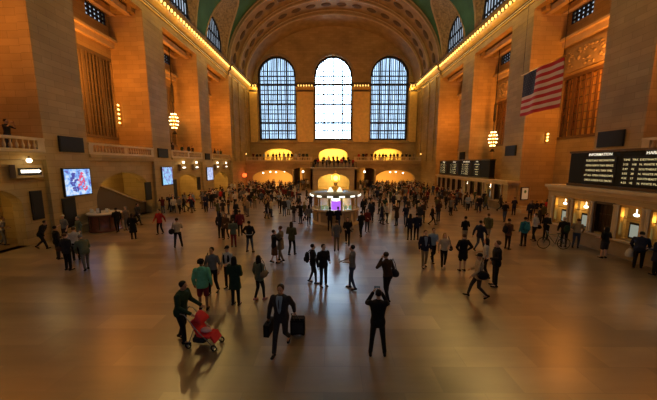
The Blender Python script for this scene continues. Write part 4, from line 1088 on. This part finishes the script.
g = person(Pz(204, 310), 8, 'person with curly black hair in bright green top and maroon shorts, seen from behind', ('hoodie', 'green'), ('shorts', 'wine red'), ('curly', 'black'), 2, 1.74, {'armr': 'down', 'arml': 'down', 'legs': 'stand'}, V1, wide=1.02)
g = person(Pz(214, 293), 175, 'man in grey patterned t-shirt standing left of the dark green coat', ('tshirt', 'grey'), ('trousers', 'black'), ('short', 'black'), 1, 1.76, {'armr': 'carry', 'arml': 'down', 'legs': 'step'}, V1)
shoulder_bag(g, 1, 'pale bag at the side of the man in grey patterned t-shirt', 'tan', z=.98)
g = person(Pz(229, 288), 165, 'person in white shirt under black waistcoat half hidden behind the dark green coat', ('shirt', 'white'), ('trousers', 'black'), ('cap', 'black'), 0, 1.70, {'armr': 'down', 'arml': 'bent', 'legs': 'stand'}, V1)
MB().ell((-.10, .10, 1.22), (.06, .03, .2), 10, 8).build('waistcoat', cloth_mat('black'), g); MB().ell((.10, .10, 1.22), (.06, .03, .2), 10, 8).build('waistcoat', cloth_mat('black'), g)
g = person(Pz(236, 305), -10, 'long haired person in dark green coat and black trousers standing with back turned', ('coat', 'dark green'), ('trousers', 'black'), ('long', 'black'), 1, 1.72, {'armr': 'bent', 'arml': 'bent', 'legs': 'stand'}, V1)
g = person(Pz(260, 300), -35, 'young woman with long black hair, grey jacket and bright pink shoes', ('jacket', 'grey-green'), ('jeans', 'black'), ('long', 'black'), 0, 1.64, {'armr': 'bent', 'arml': 'down', 'legs': 'step', 'fem': True}, V1, 'pink')
shoulder_bag(g, 1, 'tan bag at the side of the young woman with pink shoes', 'khaki', z=1.05)
# the group in the window's reflection
g = person(Pz(313, 283), -80, 'slim young person with backpack facing right in the bright centre of the floor', ('jacket', 'black'), ('jeans', 'black'), ('short', 'black'), 1, 1.63, {'armr': 'bent', 'arml': 'down', 'legs': 'step'}, V1)
backpack(g, 'black backpack on the slim young person in the bright floor centre', z=1.1)
g = person(Pz(323.5, 286), -150, 'dark silhouetted man standing between backpacker and man in grey t-shirt', ('jacket', 'black'), ('trousers', 'black'), ('short', 'black'), 1, 1.70, {'armr': 'down', 'arml': 'bent', 'legs': 'stand'}, V1, wide=1.05)
g = person(Pz(352, 289), 70, 'man in grey t-shirt and dark jeans holding a phone out in front of him', ('tshirt', 'grey'), ('jeans', 'denim'), ('short', 'black'), 1, 1.75, {'armr': 'low', 'arml': 'bent', 'legs': 'step'}, V1)
t = empty('phone', at(g, .16, .58, 1.02), g.rotation_euler.z); tag(t, 'small phone in the outstretched hand of the man in grey t-shirt', 'phone'); MB().box(-.035, .035, -.005, .005, -.07, .07).build('case', BLACK, t); MB().box(-.03, .03, -.007, -.0055, -.06, .06).build('display', MATS['phone_display'], t)
g = person(Pz(387, 300), 35, 'man in dark red-brown shirt holding a hand to his face behind the nearest photographer', ('shirt', 'dark brown'), ('trousers', 'black'), ('short', 'dark brown'), 1, 1.74, {'armr': 'down', 'arml': 'ear', 'legs': 'step', 'lean': 8}, V1, wide=1.1)
shoulder_bag(g, 1, 'dark shoulder bag of the man holding a hand to his face', 'charcoal', (.12, .2, .15), .95)
# right-hand groups
g = person(Pz(424, 267), 178, 'man in open navy jacket and khaki trousers, leftmost of three strolling side by side', ('jacket', 'navy'), ('trousers', 'khaki'), ('short', 'brown'), 0, 1.76, {'armr': 'down', 'arml': 'down', 'legs': 'step'}, V2)
shirt_v(g, cloth_mat('light blue'))
g = person(Pz(432, 262), 182, 'person in light blue shirt between the navy jacket and the cream sweater', ('shirt', 'light blue'), ('trousers', 'black'), ('short', 'brown'), 0, 1.74, {'armr': 'down', 'arml': 'bent', 'legs': 'walk'}, V2)
g = person(Pz(443, 268), 176, 'woman in cream sweater and black trousers, rightmost of three strolling side by side', ('shirt', 'cream'), ('jeans', 'black'), ('long', 'blond'), 0, 1.66, {'armr': 'down', 'arml': 'bent', 'legs': 'step', 'fem': True}, V2, 'white')
shoulder_bag(g, -1, 'small dark bag beside the woman in cream sweater', 'charcoal', z=.95)
g = person(Pz(462, 271), 5, 'person in black jacket and bare legs standing with back turned', ('coat', 'black'), ('shorts', 'black'), ('short', 'brown'), 0, 1.72, {'armr': 'hips', 'arml': 'hips', 'legs': 'stand'}, V2)
g = person(Pz(464, 245), 10, 'person in black top and beige trousers beyond the black jacket', ('tshirt', 'black'), ('trousers', 'beige'), ('short', 'black'), 1, 1.74, {'armr': 'bent', 'arml': 'bent', 'legs': 'stand'}, V2)
g = person(Pz(479, 251), -60, 'person in dark blue coat and jeans striding to the right', ('jacket', 'navy'), ('jeans', 'denim'), ('short', 'black'), 1, 1.76, {'armr': 'fwd', 'arml': 'back', 'legs': 'walk'}, V2)
g = person(Pz(487, 240), -40, 'person in olive jacket walking behind the dark blue coat', ('jacket', 'olive'), ('trousers', 'khaki'), ('short', 'brown'), 1, 1.74, {'armr': 'back', 'arml': 'fwd', 'legs': 'walk2'}, V2)
g = person(Pz(494.5, 286), 75, 'tall man in long black jacket standing and looking left', ('jacket', 'black'), ('trousers', 'black'), ('short', 'brown'), 0, 1.84, {'armr': 'down', 'arml': 'bent', 'legs': 'stand'}, V1, wide=1.05)
g = person(Pz(477, 298), 80, 'person in beige jacket striding left with a dark cap', ('jacket', 'beige'), ('jeans', 'charcoal'), ('cap', 'black'), 1, 1.70, {'armr': 'bent', 'arml': 'fwd', 'legs': 'walk'}, V1)
shoulder_bag(g, -1, 'dark bag at the hip of the striding person in beige jacket', 'black', (.12, .2, .16), .98)
g = person(Pz(484, 278), 60, 'person in white t-shirt behind the striding beige jacket', ('tshirt', 'white'), ('trousers', 'black'), ('long', 'black'), 1, 1.72, {'armr': 'bent', 'arml': 'down', 'legs': 'step', 'fem': True}, V2)
g = person(Pz(507, 249), -75, 'person in tan top with large black backpack', ('jacket', 'brown'), ('jeans', 'black'), ('short', 'black'), 1, 1.76, {'armr': 'bent', 'arml': 'bent', 'legs': 'stand'}, V2)
backpack(g, 'large black backpack on the person in the tan top', 'black')
g = person(Pz(523, 246), 0, 'person in black trousers with bright blue backpack', ('jacket', 'teal'), ('trousers', 'black'), ('short', 'black'), 1, 1.74, {'armr': 'down', 'arml': 'down', 'legs': 'stand'}, V2)
backpack(g, 'bright blue backpack seen from behind in front of the orange pier', 'teal')
g = person(Pz(533.5, 241), 20, 'person in white shirt and black trousers beside the bright blue backpack', ('tshirt', 'white'), ('trousers', 'black'), ('short', 'brown'), 0, 1.78, {'armr': 'carry', 'arml': 'bent', 'legs': 'step'}, V2)
shoulder_bag(g, 1, 'black bag carried by the man in white shirt near the poster', 'black', z=.9)
g = person(Pz(545, 240), 180, 'person in black jacket standing just behind the bicycle wheel', ('jacket', 'black'), ('trousers', 'black'), ('short', 'dark brown'), 1, 1.72, {'armr': 'bent', 'arml': 'bent', 'legs': 'stand'}, V2)
g = person(Pz(563, 247), -20, 'cyclist in black with white cap leaning over the bicycle', ('jacket', 'black'), ('jeans', 'black'), ('cap', 'white'), 1, 1.76, {'armr': 'fwd', 'arml': 'fwd', 'legs': 'stand', 'lean': 14}, V2)
backpack(g, 'dark backpack with green patch on the cyclist', 'dark green', z=1.12)
g = person(Pz(575, 248), -50, 'person in tan top leaning at the ticket window', ('shirt', 'tan'), ('jeans', 'denim'), ('short', 'brown'), 0, 1.72, {'armr': 'low', 'arml': 'bent', 'legs': 'step', 'lean': 16}, V2)
g = person(Pz(603, 258), 8, 'person in black top and shorts with bare legs facing the dark ticket window', ('tshirt', 'black'), ('shorts', 'charcoal'), ('long', 'black'), 0, 1.64, {'armr': 'bent', 'arml': 'bent', 'legs': 'stand', 'fem': True}, V2, wide=1.15)
g = person(Pz(637, 268), -50, 'person in navy jacket leaning on the ticket counter, white bag beside', ('jacket', 'navy'), ('trousers', 'black'), ('short', 'black'), 1, 1.76, {'armr': 'low', 'arml': 'low', 'legs': 'step', 'lean': 30}, V2, wide=1.1)
p = at(g, -.3, .1, .62); t = empty('carrier_bag', p, R(20)); tag(t, 'white plastic carrier bag beside the person leaning on the ticket counter', 'bag')
MB().lathe([(.05, .22), (.13, .1), (.16, -.05), (.14, -.16), (.05, -.19)], n=12).build('bag_body', cloth_mat('white'), t); MB().tube([(-.05, 0, .2), (-.04, 0, .33), (.04, 0, .33), (.05, 0, .2)], .008, 5).build('handle', cloth_mat('white'), t)
g = person(Pz(655, 275), 10, 'person in dark blue at the right edge of the picture by the counter', ('coat', 'navy'), ('trousers', 'black'), ('short', 'black'), 1, 1.76, {'armr': 'bent', 'arml': 'bent', 'legs': 'stand'}, V2)
# bicycle
bq = W(553, 249); t = empty('bicycle', bq, R(82)); tag(t, 'dark bicycle held beside the queue in front of the ticket booth', 'bicycle'); t.scale = (1, 1, 1)
for y in (-.52, .52):
    wl = MB().tube([(0, y + .32 * math.cos(a), .34 + .32 * math.sin(a)) for a in [2 * math.pi * k / 24 for k in range(24)]], .02, 6, closed=True).build('wheel', BLACK, t)
    sp = MB()
    for k in range(8): a = math.pi * k / 8; sp.tube([(0, y - .31 * math.cos(a), .34 - .31 * math.sin(a)), (0, y + .31 * math.cos(a), .34 + .31 * math.sin(a))], .003, 4)
    sp.build('spokes', fr, wl)
fm = MB(); BB, SE, HDt = (0, -.08, .30), (0, -.2, .82), (0, .36, .85)
for a, b in ((BB, SE), (SE, HDt), (BB, HDt), (BB, (0, -.52, .34)), (SE, (0, -.52, .34)), (HDt, (0, .52, .34))): fm.tube([a, b], .017, 7)
fm.build('frame', mat('bicycle_green', (.03, .07, .05), .3), t)
MB().ell((0, -.23, .90), (.06, .13, .03), 10, 6).tube([SE, (0, -.23, .9)], .014, 6).build('saddle', BLACK, t)
MB().tube([(-.24, .30, 1.0), (0, .38, 1.02), (.24, .30, 1.0)], .013, 6).tube([(0, .36, .85), (0, .38, 1.02)], .014, 6).build('handlebar', fr, t)
MB().tube([(-.09, -.08, .30), (.09, -.08, .30)], .02, 8).tube([(.07, -.08, .3), (.07, -.02, .16)], .012, 6).box(.06, .15, -.05, .02, .14, .16).build('pedal', fr, t)
# left-hand figures
g = person(Pz(42.5, 249), -75, 'dark clothed person stooping forward beside the tall black board at far left', ('jacket', 'black'), ('trousers', 'black'), ('short', 'black'), 1, 1.72, {'armr': 'fwd', 'arml': 'back', 'legs': 'walk', 'lean': 22}, V2)
g = person(Pz(4, 245), -60, 'person in white shirt and grey trousers at the left edge of the hall', ('tshirt', 'white'), ('trousers', 'grey'), ('short', 'brown'), 1, 1.72, {'armr': 'bent', 'arml': 'bent', 'legs': 'step', 'lean': 8}, V2)
g = person(Pz(69, 270), -10, 'person in black with brown sleeves, nearest of the cluster by the big screen', ('jacket', 'charcoal'), ('trousers', 'black'), ('short', 'brown'), 0, 1.72, {'armr': 'bent', 'arml': 'bent', 'legs': 'stand'}, V2, wide=1.05)
shoulder_bag(g, -1, 'brown bag at the left side of the cluster by the big screen', 'brown', z=1.0)
g = person(Pz(77, 260), 30, 'person in white shirt and black trousers inside the cluster by the big screen', ('tshirt', 'white'), ('trousers', 'black'), ('short', 'brown'), 0, 1.70, {'armr': 'bent', 'arml': 'bent', 'legs': 'stand'}, V2)
g = person(Pz(87, 270), 60, 'person in grey-green clothes bending forward at the right of the cluster', ('jacket', 'grey-green'), ('trousers', 'grey'), ('short', 'grey'), 0, 1.70, {'armr': 'low', 'arml': 'low', 'legs': 'step', 'lean': 30}, V2)
g = person(Pz(59, 259), -30, 'dark figure behind the left of the cluster by the big screen', ('jacket', 'black'), ('jeans', 'charcoal'), ('short', 'black'), 1, 1.72, {'armr': 'down', 'arml': 'bent', 'legs': 'stand'}, V2)
g = person(Pz(66, 243), 170, 'person in grey top and white cap before the dark doorway', ('tshirt', 'grey'), ('trousers', 'charcoal'), ('cap', 'cream'), 0, 1.76, {'armr': 'bent', 'arml': 'down', 'legs': 'stand'}, V2)
g = person(Pz(80.5, 244), 160, 'person in grey-green top standing just left of the round desk', ('shirt', 'grey-green'), ('trousers', 'grey'), ('short', 'grey'), 0, 1.70, {'armr': 'bent', 'arml': 'down', 'legs': 'stand'}, V2)
g = person(Pz(118, 232), 60, 'dark clothed person standing right of the round desk', ('jacket', 'black'), ('jeans', 'black'), ('short', 'black'), 1, 1.74, {'armr': 'down', 'arml': 'bent', 'legs': 'step'}, V2)
g = person(Pz(127.5, 230), 170, 'person in tan jacket and grey trousers near the ramp arch', ('jacket', 'khaki'), ('trousers', 'grey'), ('short', 'grey'), 0, 1.74, {'armr': 'down', 'arml': 'down', 'legs': 'stand'}, V2)
g = person(Pz(134, 239), 10, 'person in long black coat with beige scarf, in front of the tan jacket', ('longcoat', 'black'), ('trousers', 'black'), ('long', 'dark brown'), 0, 1.70, {'armr': 'bent', 'arml': 'down', 'legs': 'stand', 'fem': True}, V2)
MB().ell((0, -.01, 1.49), (.10, .10, .05), 12, 7).build('scarf', cloth_mat('beige'), g)
g = person(Pz(139, 225), -100, 'dark clothed person walking right behind the beige scarf', ('jacket', 'charcoal'), ('jeans', 'black'), ('short', 'black'), 1, 1.76, {'armr': 'fwd', 'arml': 'back', 'legs': 'walk'}, V2)
g = person(Pz(160.5, 234), 175, 'person in bright red jacket and black trousers walking alone on the left', ('jacket', 'red'), ('trousers', 'black'), ('short', 'black'), 1, 1.72, {'armr': 'fwd', 'arml': 'back', 'legs': 'step'}, V2)
g = person(Pz(178.5, 247), 40, 'person in cream top and black trousers holding a large black bag', ('tshirt', 'cream'), ('trousers', 'black'), ('short', 'dark brown'), 1, 1.72, {'armr': 'bent', 'arml': 'bent', 'legs': 'wide'}, V2, wide=1.08)
shoulder_bag(g, -1, 'large black bag held by the person in cream top', 'black', (.16, .2, .17), .98)
g = person(Pz(221, 238), 0, 'dark haired person in charcoal jacket, left of a close pair', ('jacket', 'charcoal'), ('jeans', 'black'), ('long', 'black'), 1, 1.70, {'armr': 'bent', 'arml': 'down', 'legs': 'stand', 'fem': True}, V2)
g = person(Pz(226.5, 239), 170, 'person in brown jacket, right of a close pair', ('jacket', 'brown'), ('trousers', 'dark brown'), ('long', 'brown'), 1, 1.66, {'armr': 'down', 'arml': 'bent', 'legs': 'step', 'fem': True}, V2)
g = person(Pz(234, 247), 5, 'person in grey-green top and dark trousers with back turned', ('jacket', 'grey-green'), ('trousers', 'wine red'), ('short', 'dark brown'), 1, 1.68, {'armr': 'bent', 'arml': 'bent', 'legs': 'stand'}, V2)
g = person(Pz(234.5, 236), 160, 'person in black beyond the grey-green top', ('jacket', 'black'), ('trousers', 'black'), ('long', 'black'), 0, 1.70, {'armr': 'down', 'arml': 'down', 'legs': 'stand'}, V2)
g = person(Pz(240.5, 236), 20, 'person in wine red jacket left of the white belted jacket', ('jacket', 'wine red'), ('jeans', 'black'), ('short', 'dark brown'), 1, 1.76, {'armr': 'down', 'arml': 'down', 'legs': 'step'}, V2)
g = person(Pz(250, 252), -15, 'person in black jacket with white waist line and blue jeans', ('jacket', 'black'), ('jeans', 'denim'), ('short', 'black'), 1, 1.74, {'armr': 'hips', 'arml': 'hips', 'legs': 'wide'}, V2)
MB().lathe([(.205, 0), (.205, .03)], (0, 0, 1.0), 18).build('waist_band', cloth_mat('white'), g).scale = (1, .75, 1)
g = person(Pz(274.5, 263), -70, 'person in black top and tan skirted coat holding the one beside', ('jacket', 'black'), ('skirt', 'brown'), ('short', 'dark brown'), 0, 1.66, {'armr': 'hug', 'arml': 'hug', 'legs': 'step', 'fem': True}, V2)
g = person(Pz(281, 261), 80, 'person in tan coat facing the black top, right of the embracing pair', ('coat', 'khaki'), ('trousers', 'khaki'), ('short', 'brown'), 0, 1.78, {'armr': 'hug', 'arml': 'hug', 'legs': 'step'}, V2)
g = person(Pz(292, 255), -20, 'tall person in dark olive jacket right of the embracing pair', ('jacket', 'olive'), ('trousers', 'black'), ('long', 'dark brown'), 1, 1.80, {'armr': 'bent', 'arml': 'bent', 'legs': 'step'}, V2)
g = person(Pz(309, 226), 5, 'person in light grey top and dark trousers left of the information booth', ('jacket', 'grey'), ('trousers', 'navy'), ('long', 'black'), 1, 1.70, {'armr': 'bent', 'arml': 'down', 'legs': 'walk'}, V2)
g = person(Pz(336.5, 251), 0, 'person in grey top and khaki trousers walking toward the information booth', ('jacket', 'grey'), ('trousers', 'khaki'), ('short', 'brown'), 0, 1.74, {'armr': 'fwd', 'arml': 'back', 'legs': 'step'}, V2)
g = person(Pz(347.5, 245), 175, 'person in black with cream bag in front of the information booth', ('jacket', 'black'), ('trousers', 'black'), ('long', 'dark brown'), 0, 1.70, {'armr': 'bent', 'arml': 'down', 'legs': 'walk2', 'fem': True}, V2)
shoulder_bag(g, -1, 'cream bag of the person in black before the information booth', 'cream', (.1, .18, .2), 1.0)
g = person(Pz(330, 231), 0, 'left one of two dark figures at the booth counter', ('jacket', 'black'), ('trousers', 'black'), ('short', 'black'), 1, 1.76, {'armr': 'bent', 'arml': 'bent', 'legs': 'stand'}, V2)
g = person(Pz(338, 230), 0, 'right one of two dark figures at the booth counter', ('jacket', 'navy'), ('jeans', 'denim'), ('short', 'dark brown'), 1, 1.72, {'armr': 'bent', 'arml': 'bent', 'legs': 'stand'}, V2)
g = person(Pz(409.5, 240), 0, 'left one of a pair in navy coats with backs turned', ('jacket', 'navy'), ('jeans', 'black'), ('long', 'black'), 1, 1.70, {'armr': 'bent', 'arml': 'down', 'legs': 'stand'}, V2)
g = person(Pz(416, 240), 0, 'right one of a pair in navy coats with backs turned', ('jacket', 'navy'), ('jeans', 'black'), ('short', 'black'), 1, 1.74, {'armr': 'down', 'arml': 'bent', 'legs': 'stand'}, V2)
g = person(Pz(361, 237), 30, 'person in black jacket standing right of the information booth with bags', ('jacket', 'black'), ('trousers', 'black'), ('short', 'black'), 1, 1.74, {'armr': 'bent', 'arml': 'bent', 'legs': 'step'}, V2)
g = person(Pz(367, 232), 200, 'person in maroon jacket right of the information booth', ('jacket', 'maroon'), ('jeans', 'charcoal'), ('long', 'black'), 0, 1.68, {'armr': 'bent', 'arml': 'down', 'legs': 'stand'}, V2)

# ---- the crowd farther off
CP = [{'armr': 'down', 'arml': 'bent', 'legs': 'stand'}, {'armr': 'fwd', 'arml': 'back', 'legs': 'walk'}, {'armr': 'bent', 'arml': 'bent', 'legs': 'stand'}, {'armr': 'back', 'arml': 'fwd', 'legs': 'walk2'}, {'armr': 'phone', 'arml': 'phone', 'legs': 'stand'}, {'armr': 'bent', 'arml': 'down', 'legs': 'step'}]
TOPS = ['black'] * 6 + ['charcoal'] * 5 + ['navy'] * 4 + ['dark brown'] * 3 + ['dark green'] * 2 + ['maroon', 'red', 'white', 'white', 'grey', 'grey', 'tan', 'light blue', 'brown', 'cream', 'olive']
BOTS = ['black'] * 4 + ['denim'] * 3 + ['charcoal', 'khaki', 'grey', 'navy']
HAIRS = ['black', 'dark brown', 'brown', 'blond', 'grey']
USED = set()
def crowd_one(loc, where, group, rz=None, seated=False):
    for _ in range(60):
        tc, bc, hc = rnd.choice(TOPS), rnd.choice(BOTS), rnd.choice(HAIRS)
        if (tc, bc, hc, where) not in USED: break
    USED.add((tc, bc, hc, where))
    P = {'armr': 'bent', 'arml': 'bent', 'legs': 'sit'} if seated else CP[rnd.randrange(6)]
    ts = ('jacket', 'tshirt', 'coat')[rnd.choice((0, 0, 0, 1, 2))] if not seated else 'jacket'; hs = rnd.choice(('short', 'short', 'long'))
    bn = {'denim': 'jeans'}.get(bc, 'trousers'); bcol = {'denim': 'blue'}.get(bc, bc)
    tn = {'jacket': 'jacket', 'tshirt': 't-shirt', 'coat': 'coat'}[ts]
    hn = {'dark brown': 'dark brown', 'blond': 'blond'}.get(hc, hc)
    label = '%s %s, %s %s, %s hair, %s' % (tc, tn, bcol, bn, hn, where)
    if len(label.split()) > 14: label = label.replace(' trousers', ' legs', 1) if False else label.replace('dark brown ', 'brown ', 1)
    if len(label.split()) > 14: label = label.replace('dark brown hair', 'brown hair')
    far_person(loc, rnd.uniform(0, 360) if rz is None else rz + rnd.uniform(-25, 25), 'person in ' + label, (ts, tc), ('trousers', bc), (hs, hc), rnd.choice((0, 0, 1, 1, 2)), rnd.uniform(1.6, 1.84), P, group)
def free(x, y, d=.5): return all((x - a) ** 2 + (y - b) ** 2 > d * d for a, b in TAKEN)
def blocked(p):
    x, y = p.x, p.y
    if math.hypot(x + .25, y - 22.5) < 2.5: return True
    if abs(x) < 4.9 and y > 50.8: return True
    if abs(x) > 17.6 or y > 56.3: return True
    if x > 16.9 and y > 27.2: return True
    if x > 13.8 and y < 19.5: return True
    return False
def scatter(n, x0, x1, y0, y1, where, group, bias=1.0, d=.6):
    k = 0; tries = 0
    while k < n and tries < 4000:
        tries += 1
        px = rnd.uniform(x0, x1); py = y0 + (y1 - y0) * rnd.random() ** bias; p = W(px, py)
        if blocked(p) or not free(p.x, p.y, d): continue
        crowd_one((p.x, p.y, 0), where, group); k += 1
scatter(9, 163, 186, 200, 214, 'by the second left screen', 'people near the second left screen')
scatter(12, 190, 212, 200, 213, 'in front of the third left bay', 'people before the third left bay')
scatter(20, 212, 250, 199, 222, 'under the red lamp', 'crowd in the far left of the hall')
scatter(24, 250, 292, 193, 220, 'before the left lower arch', 'crowd before the left lower arch')
scatter(9, 292, 314, 197, 224, 'just left of the information booth', 'people left of the information booth')
scatter(11, 360, 382, 194, 224, 'just right of the information booth', 'people right of the information booth')
scatter(26, 378, 420, 192, 226, 'before the right lower arch', 'crowd before the right lower arch')
scatter(18, 416, 452, 198, 226, 'left of far ticket windows', 'crowd at the far right wall')
scatter(17, 450, 512, 203, 213, 'at far ticket windows', 'queue at the far ticket booth')
scatter(5, 496, 545, 209, 228, 'before the orange pier', 'people before the orange pier')
for i in range(5):
    crowd_one((19.1 + .5 * i, 26.75, .0), 'seated by the poster', 'people seated by the orange pier', 180, True)
# in the dark openings beside the middle niche
for s, nm in ((-1, 'left'), (1, 'right')):
    for i in range(9):
        x = (-6.3 if s < 0 else 6.6) + rnd.uniform(-1.3, 1.3); y = 55.0 + i * .62
        crowd_one((x, y, 0), 'in the %s dark opening' % nm, 'people in the %s dark opening' % nm, rnd.choice((0, 180)))
# balconies
x = -17
for x0, x1, n, where, z, y in ((-17, -5, 15, 'at far balcony left', 5.4, 57.55), (5, 17, 15, 'at far balcony right', 5.4, 57.55), (-3.9, 3.9, 11, 'at the landing rail', 4.15, 51.95), (-3.6, 3.6, 7, 'on the steps behind landing', 4.75, 57.95)):
    for i in range(n): crowd_one((x0 + (x1 - x0) * (i + rnd.uniform(.3, .7)) / n, y + rnd.uniform(0, .25), z), where, 'people ' + where, 180)
for y, w_ in ((14.4, 'on the nearest left balcony'), (15.9, 'on the nearest left balcony'), (32.5, 'on third left balcony'), (34.6, 'on third left balcony'), (36.2, 'on third left balcony'), (37.2, 'on third left balcony'), (43, 'on last left balcony'), (44.4, 'on last left balcony'), (45.6, 'on last left balcony'), (46.8, 'on last left balcony')):
    crowd_one((-19.05, y, 5.5), w_, 'people on the left balconies', -90)

# the densest, farthest part of the crowd, past the three hundred people above
mb = MB(); cols = ['black', 'charcoal', 'navy', 'dark brown', 'dark green', 'maroon', 'grey', 'white', 'tan', 'denim']
k = 0; tries = 0
while k < 230 and tries < 14000:
    tries += 1
    px, py = rnd.choice(((rnd.uniform(208, 298), rnd.uniform(187.5, 205)), (rnd.uniform(372, 470), rnd.uniform(187.5, 205)), (rnd.uniform(208, 300), rnd.uniform(187.5, 196)), (rnd.uniform(372, 430), rnd.uniform(187.5, 197))))
    p = W(px, py)
    if abs(p.x) > 17.3 or (abs(p.x) < 4.9 and p.y > 50.8) or p.y > 70 or (p.y > 56.4 and not 9.0 < abs(p.x) < 16.2) or (p.x > 16.6 and p.y > 27) or not free(p.x, p.y, .45): continue
    TAKEN.append((p.x, p.y)); k += 1
    P = CP[rnd.randrange(6)]; a = rnd.uniform(0, 6.28); M = Matrix.Translation((p.x, p.y, 0)) @ Matrix.Rotation(a, 4, 'Z') @ Matrix.Scale(rnd.uniform(.92, 1.05), 4)
    tc = rnd.randrange(len(cols)); bc = rnd.choice((0, 0, 1, 2, 9))
    for kind, ex, mi in (('body', 0, len(cols)), ('top', 'jacket', tc), ('bottom', 'trousers', bc), ('hair', 'short', rnd.choice((0, 3)))):
        vs, fs, _ = geo(kind, P, ex, .04); mb.add([M @ Vector(v) for v in vs], fs, mi, True)
o = mb.build('crowd', [cloth_mat(c) for c in cols] + [SKINS[1]], fix=False)
tag(o, 'dense far crowd of dark clothed people under the far balcony', 'crowd', kind='stuff')
for c in list(CROWDC.values()) + list(MESHC.values()): pass
print('PEOPLE', NPEOPLE[0])
for o in bpy.data.objects:
    l = o.get('label')
    if l and not 4 <= len(l.split()) <= 16: print('LONG', l)
